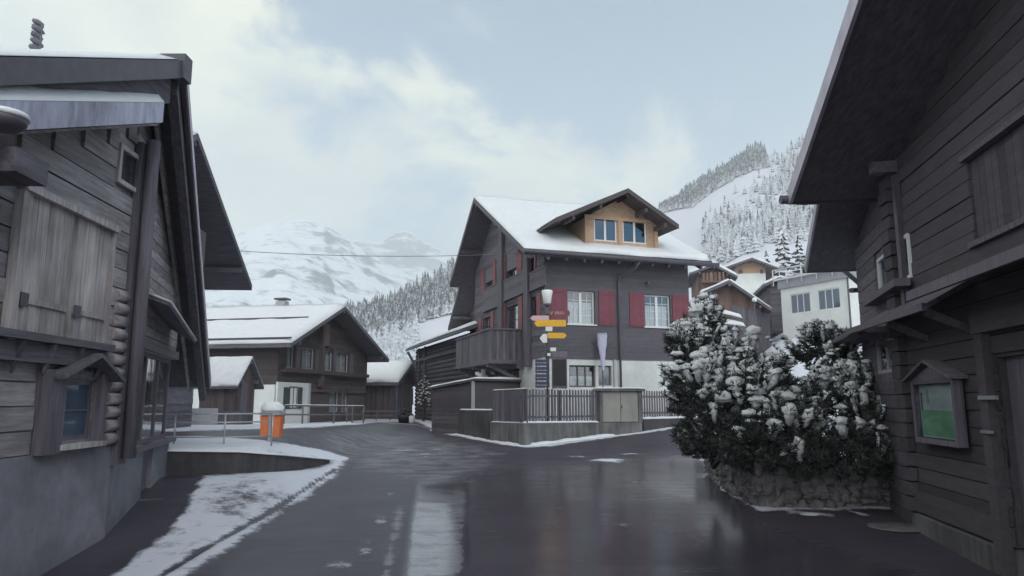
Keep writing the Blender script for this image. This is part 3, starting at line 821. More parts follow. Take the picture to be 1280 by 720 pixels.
# balcony on the gable side
sA, sBk, pr = -2.5, -8.4, 1.5
zt = FB.at(612, 412, pr)[1]; zl = FB.at(612, 451, pr)[1]
m = MB(); m.box(FB, sBk, sA, .03, pr, zl-.1, zl+.06); m.box(FB, sBk, sA, .03, .3, zl-.28, zl-.101)
for s in (-3.1, -5.4, -7.8):
    a = FB.p(s, .05, zl-.75); b = FB.p(s, pr-.2, zl-.16); m.beam(a, b, .12, .14); m.box(FB, s-.07, s+.07, .03, pr-.05, zl-.24, zl-.1)
bal = m.build('balcony', M['dark_wood'], ch)
m = MB(); boards_v(m, FB, sBk, sA, zl+.06, zt, .14, .025, q, n=pr-.04)
FN = Fr(FB.p(sA, 0, 0)[:2], (FA.u[0], FA.u[1]))   # near end of the balcony; s negative = outwards
boards_v(m, FN, -pr, -.05, zl+.06, zt, .14, .025, q, n=-.03)
m.build('railing', M['dark_wood_v'], bal)
m = MB(); m.box(FB, sBk, sA, pr-.07, pr+.05, zt, zt+.07); m.box(FN, -pr+.07, -.05, -.05, .05, zt, zt+.07); m.build('handrail', M['grey_frame'], bal)
r_ = rect(FB, 601.5, 606.5, 462, 512, pr-.25)
MB().box(FB, r_[0], r_[0]+.16, pr-.4, pr-.24, -.3, zl-.25).build('balcony_post', M['dull_white'], ch)
# roof
s0r, s1r = -1.17, 7.1
m = MB()
P = lambda s, n, z: FA.p(s, n, z)
m.slab([P(s0r, nE, EZ), P(s1r, nE, EZ), P(s1r, nR, RZ), P(s0r, nR, RZ)], TH)
m.slab([P(s0r, nR, RZ), P(s1r, nR, RZ), P(s1r, nB, BZ), P(s0r, nB, BZ)], TH)
# purlin ends and rafters under the eave overhang
for s in np.arange(-.9, 7.0, .75): m.beam(P(s, nE-.05, EZ-TH-.06), P(s, -.02, rz(0)-TH-.07), .1, .12)
for n_ in (-.1, -3.3, nR, -9.0): m.beam(P(s0r+.1, n_, rz(n_)-TH-.12), P(.1, n_, rz(n_)-TH-.12), .18, .2)
rf = m.build('roof', M['dark_wood_x'], ch)
roof_snow(rf, [P(s0r, nE, EZ+.01), P(s1r, nE, EZ+.01), P(s1r, nR, RZ+.01), P(s0r, nR, RZ+.01)], .15, nu=60, nv=30)
roof_snow(rf, [P(s1r, nB, BZ+.01), P(s0r, nB, BZ+.01), P(s0r, nR-.01, RZ+.01), P(s1r, nR-.01, RZ+.01)], .15)
m = MB(); m.tube([P(s0r-.05, nE+.08, EZ-.12), P(s1r+.25, nE+.08, EZ-.15)], .085, 8); m.build('gutter', M['dark_metal'], rf)
m = MB(); sd = FA.at(774, 400, .1)[0]
zg = FA.at(780, 345, .1)[1]
m.tube([P(sd+.55, nE+.05, EZ-.2), P(sd+.45, nE-.1, EZ-.45), P(sd+.02, .14, zg), P(sd, .12, zg-.4), P(sd, .12, zb)], .05, 8); m.build('downpipe', M['dark_metal'], ch)
m = MB(); s5 = FA.at(769, 460, .06)[0]; m.tube([P(s5-.02, .05, z_st-.05), P(s5-.02, .05, zb)], .04, 8); m.build('white_pipe', M['dull_white'], ch)
s6 = FA.at(868, 350, -.4)[0]; MB().box(FA, SW+.05, SW+.26, -.6, -.35, zb, EZ+.1).build('corner_post', M['grey_frame'], ch)
m = MB(); sx, zx = FA.at(809, 353, .1); m.tube([P(sx, .02, zx), P(sx, .16, zx), P(sx, .2, zx-.12)], .05, 8); m.build('wall_lamp', M['grey_frame'], ch)
# dormer
nd = .15
dl, dz0 = FA.at(731, 300, nd); dr, _ = FA.at(822, 300, nd)
zp = FA.at(785, 253, nd)[1]; zsd = FA.at(731, 272, nd)[1]
d0 = rz(nd)-.05
mid = (dl+dr)/2
dw1 = rect(FA, 742.5, 771, 272, 302, nd); dw2 = rect(FA, 778.5, 808, 274, 304, nd)
for w in (dw1, dw2): w[2] = (dw1[2]+dw2[2])/2; w[3] = (dw1[3]+dw2[3])/2
d0 = min(d0, dw1[2]-.06)
m = MB(); wall_open(m, FA, dl, dr, d0, zsd, nd-.15, nd, [dw1, dw2])
m.prism(FA, [(dl, zsd), (dr, zsd), (mid, zp+.15)], nd-.15, nd)
for s in (dl, (dw1[1]+dw2[0])/2-.09, dr-.18): m.box(FA, s, s+.18, nd+.002, nd+.05, d0, zsd+.02)
m.box(FA, dl, dr, nd+.003, nd+.06, zsd-.02, zsd+.12)
m.box(FA, dl, dl+.15, nR+1.5, nd-.15, d0, zsd); m.box(FA, dr-.15, dr, nR+1.5, nd-.15, d0, zsd)
dm = m.build('dormer', M['orange_wood'], ch)
for k, w in enumerate((dw1, dw2)):
    window(dm.parent, FA, *w, n=nd, cols=2, rws=1, fm='white', fw=.06, mullion=.09, gm='mirror_glass' if k == 0 else 'glass', recess=.04, name='window')
MB().box(FA, dl+.2, dr-.2, nd-1.0, nd-.6, d0, zsd+.3).build('room_partition', M['interior'], ch)
no = .95
pk = FA.at(785, 236, nd+no); lt = FA.at(694.5, 283, nd+no); rt = FA.at(848, 276, nd+no)
nback = nR+.3
m = MB()
zk = pk[1]; zlt = lt[1]; zrt = rt[1]; zee = (zlt+zrt)/2; zee = min(zee, zk-1.0)
sl, sr = lt[0], rt[0]; sm_ = pk[0]
m.slab([P(sl, nd+no, zee), P(sm_, nd+no, zk), P(sm_, nback, zk), P(sl, nback, zee)], .14)
m.slab([P(sm_, nd+no, zk), P(sr, nd+no, zee+.15), P(sr, nback, zee+.15), P(sm_, nback, zk)], .14)
for f in (0, .5, 1.):
    for sgn, se in ((-1, sl), (1, sr)):
        ss_ = sm_+(se-sm_)*f*.75; zz = zk-(zk-zee)*f*.75
        m.beam(P(ss_, nd-.1, zz-.24), P(ss_, nd+no-.06, zz-.24), .12, .16)
m.build('dormer_roof', M['brown_wood'], ch)
m = MB()
for sgn, se, ze in ((-1, sl, zee), (1, sr, zee+.15)):
    m.add([P(sm_, nd+no+.03, zk+.02), P(se, nd+no+.03, ze+.02), P(se, nd+no+.03, ze-.17), P(sm_, nd+no+.03, zk-.17),
           P(sm_, nd+no+.001, zk+.02), P(se, nd+no+.001, ze+.02), P(se, nd+no+.001, ze-.17), P(sm_, nd+no+.001, zk-.17)],
          [(0,1,2,3),(7,6,5,4),(0,4,5,1),(1,5,6,2),(2,6,7,3),(3,7,4,0)])
m.build('barge_board', M['brown_wood'], ch)
ds = ch
roof_snow(ds, [P(sl, nback, zee+.01), P(sl, nd+no-.05, zee+.01), P(sm_, nd+no-.05, zk+.01), P(sm_, nback, zk+.01)], .05, rough=.012, nu=20, nv=8, name='dormer_snow')
roof_snow(ds, [P(sr, nd+no-.05, zee+.16), P(sr, nback, zee+.16), P(sm_+.005, nback, zk+.01), P(sm_+.005, nd+no-.05, zk+.01)], .05, rough=.012, nu=20, nv=8, name='dormer_snow')

# ------------------------------------------------------------------ yard wall, fences, cabinet, left low wall
def wallpath(name, pix, tops, thick, mt, label, cat='wall', cap=None, group=None):
    base = [ground(*p) for p in pix]; t = thing(name, base[0], label, cat, group)
    m = MB(); tp = []
    for k, (a, b) in enumerate(zip(base, base[1:])):
        d = (b-a); d.z = 0; d.normalize(); nn = Vector((-d.y, d.x, 0))*thick
        za = EYE+ray(pix[k][0], tops[k]).z*(a.y/ray(pix[k][0], tops[k]).y); zb_ = EYE+ray(pix[k+1][0], tops[k+1]).z*(b.y/ray(pix[k+1][0], tops[k+1]).y)
        A = [Vector((a.x, a.y, a.z-.4)), Vector((b.x, b.y, b.z-.4)), Vector((b.x, b.y, b.z-.4))+nn, Vector((a.x, a.y, a.z-.4))+nn]
        B = [Vector((a.x, a.y, za)), Vector((b.x, b.y, zb_)), Vector((b.x, b.y, zb_))+nn, Vector((a.x, a.y, za))+nn]
        m.hexa(A+B); tp.append(((a.x, a.y, za), (b.x, b.y, zb_), nn))
    m.build('masonry', M[mt], t, bevel=.015)
    return t, tp
t, tp = wallpath('yard_wall', [(612, 551.5), (655, 557.5), (750, 547), (752, 546.8)], [527.5, 529, 528, 528], .28, 'concrete', 'stained grey concrete wall under the picket fence of the red shuttered house')
cor = ground(655, 557.5)
snow_strip(t, [Vector(tp[0][0])+tp[0][2]*.3+Vector((0,0,.0)), Vector(tp[0][1])+tp[0][2]*.3], .08, .03, q)
snow_strip(t, [Vector(tp[1][0])+tp[1][2]*.35, Vector(tp[1][1])+tp[1][2]*.35], .16, .06, q)
tl, tpl = wallpath('low_wall', [(541, 538), (611, 551)], [512, 513], .25, 'concrete_dark', 'dark low wall left of the picket fence in front of the plank shed')
snow_strip(tl, [Vector(tpl[0][0])+tpl[0][2]*.5, Vector(tpl[0][1])+tpl[0][2]*.5], .18, .05, q)

def zpix(px, py, x, y):   # height of the pixel at the plan position
    d = ray(px, py); return EYE+d.z*(y/d.y)
# solid board fence (left) from (612) to (668); picket fence (668) to (752)
a0, a1, nn0 = tp[0]; b0_, b1_, nn1 = tp[1]
A = Vector(a0)+nn0*.5; B = Vector(a1)+nn0*.5+nn1*.0
Cc = Vector(b1_)+nn1*.5; B2 = Vector(b0_)+nn1*.5
ft = thing('board_fence', A, 'solid dark board fence on the concrete wall left of the signpost', 'fence')
Ff = Fr((A.x, A.y), (B.x-A.x, B.y-A.y)); Lf = math.hypot(B.x-A.x, B.y-A.y)
ztop = zpix(655, 486, B.x, B.y); ztopA = zpix(614, 488, A.x, A.y)
m = MB(); boards_v(m, Ff, 0, Lf, min(a0[2], a1[2])+.03, lambda s: ztopA+(ztop-ztopA)*s/Lf, .13, .022, q); m.build('boards', M['dark_wood_v'], ft)
m = MB(); m.box(Ff, 0, Lf, -.06, -.012, a0[2]+.2, a0[2]+.28); m.box(Ff, 0, Lf, -.06, -.012, ztop-.3, ztop-.22); m.build('rail', M['dark_wood_x'], ft)
snow_strip(ft, [Ff.p(0, .01, ztopA), Ff.p(Lf, .01, ztop)], .05, .03, q)
def pickets(name, A, B, z0, z1, label, pitch=.14, w=.07, mt='dark_wood_v'):
    t = thing(name, (A.x, A.y, z0), label, 'fence', None)
    F = Fr((A.x, A.y), (B.x-A.x, B.y-A.y)); Lh = math.hypot(B.x-A.x, B.y-A.y)
    m = MB(); sn = MB(); s = .05; kk = 0
    while s < Lh-w:
        zj = z1+q.uniform(-.015, .015); dz = (B.z-A.z)*s/Lh
        m.prism(F, [(s, z0+.03+dz), (s+w, z0+.03+dz), (s+w, zj-.05+dz), (s+w/2, zj+dz), (s, zj-.05+dz)], 0, .022)
        sn.blob(F.p(s+w/2, .01, zj-.01+dz), w*.42, .03, .035, kk, .2, 1); kk += 1; s += pitch
    m.build('pickets', M[mt], t)
    m = MB()
    for zz in (z0+.2, z1-.25):
        P0 = F.p(0, -.03, zz); P1 = F.p(Lh, -.03, zz+(B.z-A.z)); m.beam(P0, P1, .04, .07)
    m.build('rail', M[mt], t)
    for s in np.linspace(.1, Lh-.1, max(2, int(Lh/1.6)+1)):
        dz = (B.z-A.z)*s/Lh; MB().box(F, s-.04, s+.04, -.13, -.052, z0-.3+dz, z1-.05+dz).build('post', M[mt], t)
    sn.build('snow', M['snow'], t)
    return t
A2 = Vector(b0_)+nn1*.5; B3 = Vector(b1_)+nn1*.5
z0 = (b0_[2]+b1_[2])/2
A2.z = 0; B3.z = 0
pickets('picket_fence', A2, B3, z0, zpix(700, 486, (A2.x+B3.x)/2, (A2.y+B3.y)/2), 'dark picket fence tipped with snow between signpost and beige cabinet')
# cabinet
ca = ground(751, 546.8); cb = ground(803, 541)
Fc = Fr((ca.x, ca.y), (cb.x-ca.x, cb.y-ca.y)); Lc = math.hypot(cb.x-ca.x, cb.y-ca.y)
ct = thing('utility_cabinet', ca, 'beige two door utility cabinet in a concrete surround between the two fences', 'cabinet')
zc0 = zpix(777, 528, (ca.x+cb.x)/2, (ca.y+cb.y)/2); zc1 = zpix(777, 489, (ca.x+cb.x)/2, (ca.y+cb.y)/2)
m = MB(); m.box(Fc, .002, Lc, -.55, .0, ca.z-.4, zc0); m.box(Fc, -.02, .10, -.55, .02, zc0, zc1); m.box(Fc, Lc-.12, Lc+.02, -.55, .02, zc0, zc1); m.box(Fc, .10, Lc-.12, -.55, -.45, zc0, zc1)
m.box(Fc, -.16, Lc+.12, -.62, .1, zc1, zc1+.09); m.build('surround', M['concrete'], ct, bevel=.01)
for k in range(2):
    e0 = .10+(Lc-.22)*k/2; e1 = .10+(Lc-.22)*(k+1)/2
    d = MB().box(Fc, e0+.008, e1-.008, -.06, -.02, zc0+.02, zc1-.01).build('door', M['cabinet'], ct, bevel=.006)
    if k == 1: MB().box(Fc, e0+.03, e0+.055, -.02, .01, (zc0+zc1)/2-.06, (zc0+zc1)/2+.06).build('handle', M['black'], d)
roof_snow(ct, [Fc.p(-.16, .1, zc1+.09), Fc.p(Lc+.12, .1, zc1+.09), Fc.p(Lc+.12, -.62, zc1+.09), Fc.p(-.16, -.62, zc1+.09)], .05, rough=.015, nu=24, nv=8)
# right picket fence on a kerb
p0 = ground(805, 537.5); p1 = ground(872, 531)
t2, tp2 = wallpath('kerb_wall', [(805, 540.0), (880, 530)], [524, 522], .22, 'concrete_dark', 'low dark kerb wall capped with snow under the right picket fence')
snow_strip(t2, [Vector(tp2[0][0])+tp2[0][2]*.5, Vector(tp2[0][1])+tp2[0][2]*.5], .24, .08, q)
A4 = Vector(tp2[0][0])+tp2[0][2]*.6; B4 = Vector(tp2[0][1])+tp2[0][2]*.6; dz4 = B4.z-A4.z; zt4 = zpix(835, 488, (A4.x+B4.x)/2, (A4.y+B4.y)/2)
A4z = A4.z; A4.z = 0; B4.z = dz4
pickets('picket_fence', A4, B4, A4z+.02, zt4-dz4/2, 'grey picket fence right of the beige cabinet, partly behind the snowy pine', .16, .075, 'grey_frame')

# furled flag on the yard
fx = FA.at(752.5, 440, .4); fp = FA.p(fx[0], .4, 0)
ft = thing('furled_flag', (fp[0], fp[1], Gz(fp[0], fp[1])), 'lilac white furled flag hanging narrow in front of the dark facade', 'flag')
zt_ = FA.at(753, 416, .4)[1]; zl_ = FA.at(753, 463, .4)[1]
MB().tube([(fp[0]+.02, fp[1]+.08, Gz(fp[0], fp[1])-.1), (fp[0]+.02, fp[1]+.08, zt_+.05)], .022, 8).build('pole', M['dark_metal'], ft)
m = MB(); pp = []; K = 12
for i in range(K+1):
    f = i/K; w = .155*(1-f)**.8+.045+.008*math.sin(i*2); z = zt_+(zl_-zt_)*f
    for k in range(10):
        a = 2*math.pi*k/10; rr_ = 1+.18*math.sin(k*3.7+i*.6)
        pp.append((fp[0]+.03*f+w*math.cos(a)*rr_, fp[1]+.05*math.sin(a)*rr_-.02, z))
fs = [(i*10+k, i*10+(k+1) % 10, (i+1)*10+(k+1) % 10, (i+1)*10+k) for i in range(K) for k in range(10)]+[tuple(range(10)), tuple(range(K*10+9, K*10-1, -1))]
m.add(pp, fs, True); m.build('cloth', M['fabric'], ft)

# ------------------------------------------------------------------ lamp post with signs
lx, ly = 1.12, 23.95
sp = at_y(685, 500, 26.0); lx, ly = sp.x, 26.0
gz = Gz(lx, ly)
def py2z(py, Y=26.0): return at_y(685, py, Y).z
st = thing('street_lamp', (lx, ly, gz), 'street lamp with white cup shade above the yellow hiking signs', 'street lamp')
zt = py2z(381.5)
MB().tube([(lx, ly, gz-.1), (lx, ly, py2z(400)), (lx, ly, zt)], [.06, .05, .045], 12).build('pole', M['dark_metal'], st)
MB().lathe((lx, ly, zt-.05), [(.05, 0), (.09, .02), (.115, .05), (.12, .10)], 20).build('lamp_collar', M['dark_metal'], st)
zh = py2z(363); MB().lathe((lx, ly, zt+.05), [(.11, 0), (.135, .03), (.17, (zh-zt)*.5), (.205, zh-zt-.1), (.19, zh-zt-.05), (.02, zh-zt-.02)], 24).build('lamp_shade', M['opal'], st)
def txt(s, p, size, mt, parent, F=WF, name='lettering', align='CENTER'):
    cu = bpy.data.curves.new('t', 'FONT'); cu.body = s; cu.size = size; cu.extrude = .002; cu.align_x = align; cu.align_y = 'CENTER'; cu.resolution_u = 2
    tmp = bpy.data.objects.new('t', cu); col.objects.link(tmp)
    bpy.context.view_layer.update()
    dg = bpy.context.evaluated_depsgraph_get(); me = bpy.data.meshes.new_from_object(tmp.evaluated_get(dg))
    vs = [(v.co.x, v.co.y, v.co.z) for v in me.vertices]; fs = [tuple(pp.vertices) for pp in me.polygons]
    bpy.data.objects.remove(tmp); bpy.data.meshes.remove(me)
    m = MB(); ux, uy = F.u
    m.add([(p[0]+F.u[0]*a+F.n[0]*c, p[1]+F.u[1]*a+F.n[1]*c, p[2]+b) for a, b, c in vs], fs)
    return m.build(name, M[mt], parent)
def arrow(name, x0, x1, y0, y1, left, mt, label, text=None, tmt='black', Y=25.88, tsize=.09, cat='sign', tip=.10, both=False):
    a = at_y(x0, y0, Y); b = at_y(x1, y1, Y); zc = (a.z+b.z)/2; tp_ = tip
    t = thing(name, ((a.x+b.x)/2, Y, b.z), label, cat)
    if both: poly = [(a.x, b.z), (b.x, b.z), (b.x, a.z), (a.x, a.z)]
    elif left: poly = [(a.x, zc), (a.x+tp_, b.z), (b.x, b.z), (b.x, a.z), (a.x+tp_, a.z)]
    else: poly = [(a.x, b.z), (b.x-tp_, b.z), (b.x, zc), (b.x-tp_, a.z), (a.x, a.z)]
    F = Fr((0, Y), (1, 0))
    m = MB(); m.prism(F, poly, 0, .02); m.build('board', M[mt], t, bevel=.004)
    # clamp to the pole
    MB().box(F, lx-.07, lx+.07, -.19, -.001, zc-.02, zc+.02).build('clamp', M['dark_metal'], t)
    if text: txt(text, ((a.x+b.x)/2+(tp_*.3 if left else -tp_*.3), Y-.0205, zc), tsize, tmt, t)
    return t, a, b, zc
arrow('hiking_sign', 667.5, 707.5, 399.8, 408.2, True, 'yellow', 'large yellow hiking arrow pointing left under the lamp', None)
arrow('hiking_sign', 684.5, 708.5, 416, 423, False, 'yellow', 'smaller yellow hiking arrow pointing right below the large yellow arrow', None)
# red-white direction board with lettering, above
t, a, b, zc = arrow('direction_board', 687, 712.5, 388.2, 394.8, False, 'red', 'small red board with pale lettering above the large yellow arrow', None, Y=25.87, tip=.02)
txt('V', (a.x+.07, 25.849, zc), .16, 'yellow', t, Fr((0, 0), (1, 0)), 'yellow_letter')
txt('ERSO', (a.x+.36, 25.849, zc), .15, 'signpink', t, Fr((0, 0), (1, 0)))
t, a, b, zc = arrow('direction_board', 662.5, 686, 394.5, 401, True, 'signpink', 'pale pink left pointing arrow behind the large yellow arrow', None, Y=25.92, tip=.1)
arrow('trail_plate', 682, 690.5, 408.5, 414, True, 'signwhite', 'small white plate between the two yellow arrows', None, both=True)
arrow('trail_plate', 674.5, 684, 417.5, 428.5, True, 'signwhite', 'white trail plate left of the smaller yellow arrow', None, tip=.12)
for x0, x1, y0, y1, lab in ((688, 695, 434.5, 439, 'small white square plate on the signpost below the yellow arrows'), (684, 688, 441.5, 445, 'tiny white plate low on the signpost under the square plate')):
    arrow('marker_plate', x0, x1, y0, y1, False, 'signwhite', lab, None, both=True)
arrow('finger_sign', 690, 710, 439, 446.5, False, 'grey_frame', 'dull grey finger sign right of the small white plates', None, tip=.04)
# information boards
Yb = 25.9; Fb_ = Fr((0, Yb), (1, 0))
a = at_y(669, 449, Yb); b = at_y(687, 486, Yb)
t = thing('village_sign_rack', (a.x, Yb, b.z), 'stack of navy direction boards with white lines on the left of the post', 'sign')
nrow = 4; hh = (a.z-b.z)/nrow
for k in range(nrow):
    z1 = a.z-k*hh
    bd = MB().box(Fb_, a.x, b.x, 0, .025, z1-hh+.03, z1-.01).build('board', M['signblue'], t, bevel=.003)
    m = MB(); s = a.x+.05
    for w_ in (.10, .07, .12):
        m.box(Fb_, s, s+w_, .0255, .028, z1-hh*.5-.012, z1-hh*.5+.012); s += w_+.03
    m.build('lettering', M['dull_white'], bd)
for s in (a.x+.03, b.x-.05): MB().box(Fb_, s, s+.03, -.04, -.001, Gz(s, Yb)-.1, a.z).build('post', M['dark_metal'], t)
a = at_y(689.5, 448, Yb); b = at_y(709, 486, Yb)
t = thing('map_board', (a.x, Yb, b.z), 'dark notice panel right of the navy direction boards', 'sign')
MB().box(Fb_, a.x, b.x, 0, .05, b.z, a.z).build('panel', M['dark_metal'], t, bevel=.01)
m = MB(); m.box(Fb_, a.x+.04, b.x-.04, .0505, .054, b.z+.1, a.z-.04); m.build('map_sheet', M['black'], t)
for s in (a.x+.03, b.x-.06): MB().box(Fb_, s, s+.03, -.04, -.001, Gz(s, Yb)-.1, a.z).build('post', M['steel'], t)

# ------------------------------------------------------------------ barn and shed left of the chalet
def gable_house(name, F, Lg, D, zb, ze, zr, ovg, ove, label, wall='dark_wood', roofm='dark_wood_x', snow=.15, rfrac=.5, th=.2, opens=(), rowpitch=.2, extra=None, stone=None, zs=None, cat='house', ze2=None, style='rows', wallg=None):
    """F: gable face frame (s 0..Lg), building runs back along -n for D. ridge along n."""
    o = F.p(0, 0, zb); t = thing(name, o, label, cat)
    rs = Lg*rfrac; ze2 = ze if ze2 is None else ze2
    def top(s): return ze+(zr-ze)*s/rs if s < rs else ze2+(zr-ze2)*(Lg-s)/(Lg-rs)
    zw = zs if zs else zb-1
    if zs:
        m = MB(); lo = [o_ for o_ in opens if o_[2] < zs]
        wall_open(m, F, 0, Lg, zb-1, zs, -.25, -.02, lo); m.box(F, 0, .25, -D, -.25, zb-1, zs); m.box(F, Lg-.25, Lg, -D, -.25, zb-1, zs); m.box(F, .25, Lg-.25, -D, -D+.25, zb-1, zs)
        m.build('ground_floor_wall', M[stone], t)
    m = MB(); up = [o_ for o_ in opens if o_[3] > zw]
    zmin = min(ze, ze2)-th
    wall_open(m, F, 0, Lg, zw, zmin, -.22, 0, up)
    m.prism(F, [(0, zmin), (Lg, zmin), (Lg, top(Lg)-th), (rs, zr-th), (0, top(0)-th)], -.22, -.001)
    m.prism(F, [(0, zmin), (Lg, zmin), (Lg, top(Lg)-th), (rs, zr-th), (0, top(0)-th)], -D, -D+.2)
    m.box(F, .22, Lg-.22, -D, -D+.2, zw, zmin)
    m.box(F, 0, .22, -D, -.22, zw, ze-th); m.box(F, Lg-.22, Lg, -D, -.22, zw, ze2-th)
    if style == 'rows':
        def lim(z):
            a = 0 if z < ze-th else (z-ze+th)/(zr-ze)*rs
            b = Lg if z < ze2-th else Lg-(z-ze2+th)/(zr-ze2)*(Lg-rs)
            return (a, b)
        rows(m, F, lim, zw, zr-th-.1, rowpitch, .025, up, q)
        FS = Fr(F.p(Lg, 0, 0)[:2], (-F.n[0], -F.n[1])); rows(m, FS, lambda z: (0, D), zw, ze2-th, rowpitch, .025, [], q)
        FL = Fr(F.p(0, -D, 0)[:2], (F.n[0], F.n[1])); rows(m, FL, lambda z: (0, D), zw, ze-th, rowpitch, .025, [], q)
    else:
        boards_v(m, F, 0, Lg, zw, lambda s: top(s)-th-.02, rowpitch, .025, q)
        FS = Fr(F.p(Lg, 0, 0)[:2], (-F.n[0], -F.n[1])); boards_v(m, FS, 0, D, zw, ze2-th-.02, rowpitch, .025, q)
        FL = Fr(F.p(0, -D, 0)[:2], (F.n[0], F.n[1])); boards_v(m, FL, 0, D, zw, ze-th-.02, rowpitch, .025, q)
    m.build('wall', M[wall], t)
    kl = (zr-ze)/rs; kr = (zr-ze2)/(Lg-rs)
    sl, sr = -ove, Lg+ove; zl, zr2 = ze-kl*ove, ze2-kr*ove
    m = MB()
    p = F.p
    m.slab([p(sl, ovg, zl), p(rs, ovg, zr), p(rs, -D-.4, zr), p(sl, -D-.4, zl)], th)
    m.slab([p(rs, ovg, zr), p(sr, ovg, zr2), p(sr, -D-.4, zr2), p(rs, -D-.4, zr)], th)
    for s, z in ((0.1, ze), (rs, zr), (Lg-.1, ze2)):
        m.beam(p(s, .03, z-th-.1), p(s, ovg-.05, z-th-.1), .16, .18)
    rf = m.build('roof', M[roofm], t)
    if snow:
        roof_snow(rf, [p(sl, -D-.4, zl+.01), p(sl, ovg, zl+.01), p(rs, ovg, zr+.01), p(rs, -D-.4, zr+.01)], snow, nu=36, nv=14)
        roof_snow(rf, [p(sr, ovg, zr2+.01), p(sr, -D-.4, zr2+.01), p(rs, -D-.4, zr+.01), p(rs, ovg, zr+.01)], snow, nu=36, nv=14)
    return t, rf
def room(t, F, s0, s1, z0, z1, D=1.2):
    MB().box(F, s0, s1, -D-.1, -D, z0, z1).build('room_partition', M['interior'], t)

# dark log barn between the brown house and the chalet: its long side looks left
vB = (-.314, .949)
pc = at_y(588, 437, 38.0)           # near right end
Fbn = Fr((pc.x, pc.y), (.330, -.944))    # far -> near, outward left
# eave line from (510,430) far to (588,408) near
Lb = 10.5
zE = Fbn.at(588, 409, .5)[1]
bt = thing('log_barn', Fbn.p(-Lb/2, 0, .3), 'blackened log barn with snowy roof just left of the red shuttered house', 'barn')
far_s = Fbn.at(521, 440, 0)[0]
m = MB(); m.box(Fbn, far_s, .0, -6, 0, -.5, zE-.1)
rows(m, Fbn, lambda z: (far_s+.02, -.02), .2, zE-.1, .26, .10, [], q, 'log')
Fbe = Fr(Fbn.p(far_s, 0, 0)[:2], (Fbn.n[0]*-1, Fbn.n[1]*-1))
m.prism(Fr(Fbn.p(0, 0, 0)[:2], (-Fbn.n[0], -Fbn.n[1])), [(0.01, zE-.11), (6, zE-.11), (6, zE+2.2)], -.3, -.0)
m.build('wall', M['barn_black'], bt)
m = MB()
for s in (far_s+1.4, far_s+3.2): m.box(Fbn, s, s+.3, .11, .2, .1, zE-.1)
m.box(Fbn, far_s, 0, .11, .24, zE-1.0, zE-.85)
m.build('post', M['barn_black'], bt)
m = MB(); fs0 = Fbn.at(510.5, 431, .6)[0]
p = Fbn.p
e0, e1 = fs0, .8
m.slab([p(e0, .7, zE), p(e1, .7, zE), p(e1, -6.4, zE+2.6), p(e0, -6.4, zE+2.6)], .2)
m.tube([p(e0, .75, zE-.15), p(e1, .75, zE-.15)], .07, 6)
m.beam(p(far_s+.3, .05, zE-1.4), p(far_s-.2, .6, zE-.25), .12, .14)
brf = m.build('roof', M['dark_wood'], bt)
roof_snow(brf, [p(e0, .7, zE+.01), p(e1, .7, zE+.01), p(e1, -6.4, zE+2.61), p(e0, -6.4, zE+2.61)], .16)
# plank shed with sloping snowy roof in front of it
psh = thing('plank_shed', (0, 0, 0), 'low plank shed with a thin snowy lean-to roof below the log barn', 'shed')
pa = ground(540, 541); pn = at_y(540, 540, 31.5); pf = at_y(594, 540, 29.3)
Fps = Fr((pn.x, pn.y), (pf.x-pn.x, pf.y-pn.y)); Lp = math.hypot(pf.x-pn.x, pf.y-pn.y)
psh.location = (pn.x, pn.y, .2); origin[psh.name] = Vector((pn.x, pn.y, .2))
zA = Fps.at(541, 484)[1]; zB_ = Fps.at(592, 474)[1]
m = MB(); m.prism(Fps, [(0, -.2), (Lp, -.2), (Lp, zB_-.1), (0, zA-.1)], -2.5, -.01)
rows(m, Fps, lambda z: (.0 if z < zA-.1 else (z-zA+.1)/(zB_-zA)*Lp, Lp), .0, zB_-.1, .17, .03, [], q)
m.build('wall', M['barn_black'], psh)
m = MB(); m.slab([Fps.p(-.15, .15, zA-.02), Fps.p(Lp+.15, .15, zB_+.02), Fps.p(Lp+.15, -2.6, zB_+.02), Fps.p(-.15, -2.6, zA-.02)], .08)
m.build('roof', M['barn_black'], psh)
roof_snow(psh.children[-1], [Fps.p(-.15, .15, zA-.015), Fps.p(Lp+.15, .15, zB_+.025), Fps.p(Lp+.15, -2.6, zB_+.025), Fps.p(-.15, -2.6, zA-.015)], .09, rough=.03)
MB().box(Fps, Lp-.12, Lp-.0, .032, .12, -.2, zB_).build('white_post', M['dull_white'], psh)
# dark roof of the house behind the chalet
ph = at_y(600, 420, 47)
Fh = Fr((ph.x-.9, 47), (.25, -.968))
gable_house('back_chalet', Fr(at_y(588, 400, 45)[:2], (.314, -.949)), 7, 8, .5, at_y(588, 392, 45).z, at_y(588, 348, 45).z+.6, 1.2, 1.0, 'dark gabled house peeping out behind the left eave of the red shuttered house', snow=.12)

# ================================================================== LEFT MIDDLE HOUSE
X1, Y1 = -11.15, 41.2
F2 = Fr((X1, Y1), (.212, .977))
Lg = 11.2
r_apex = F2.at(432, 383, 1.2); r_l = F2.at(364, 429, 1.2); r_r = F2.at(486.5, 449, 1.2)
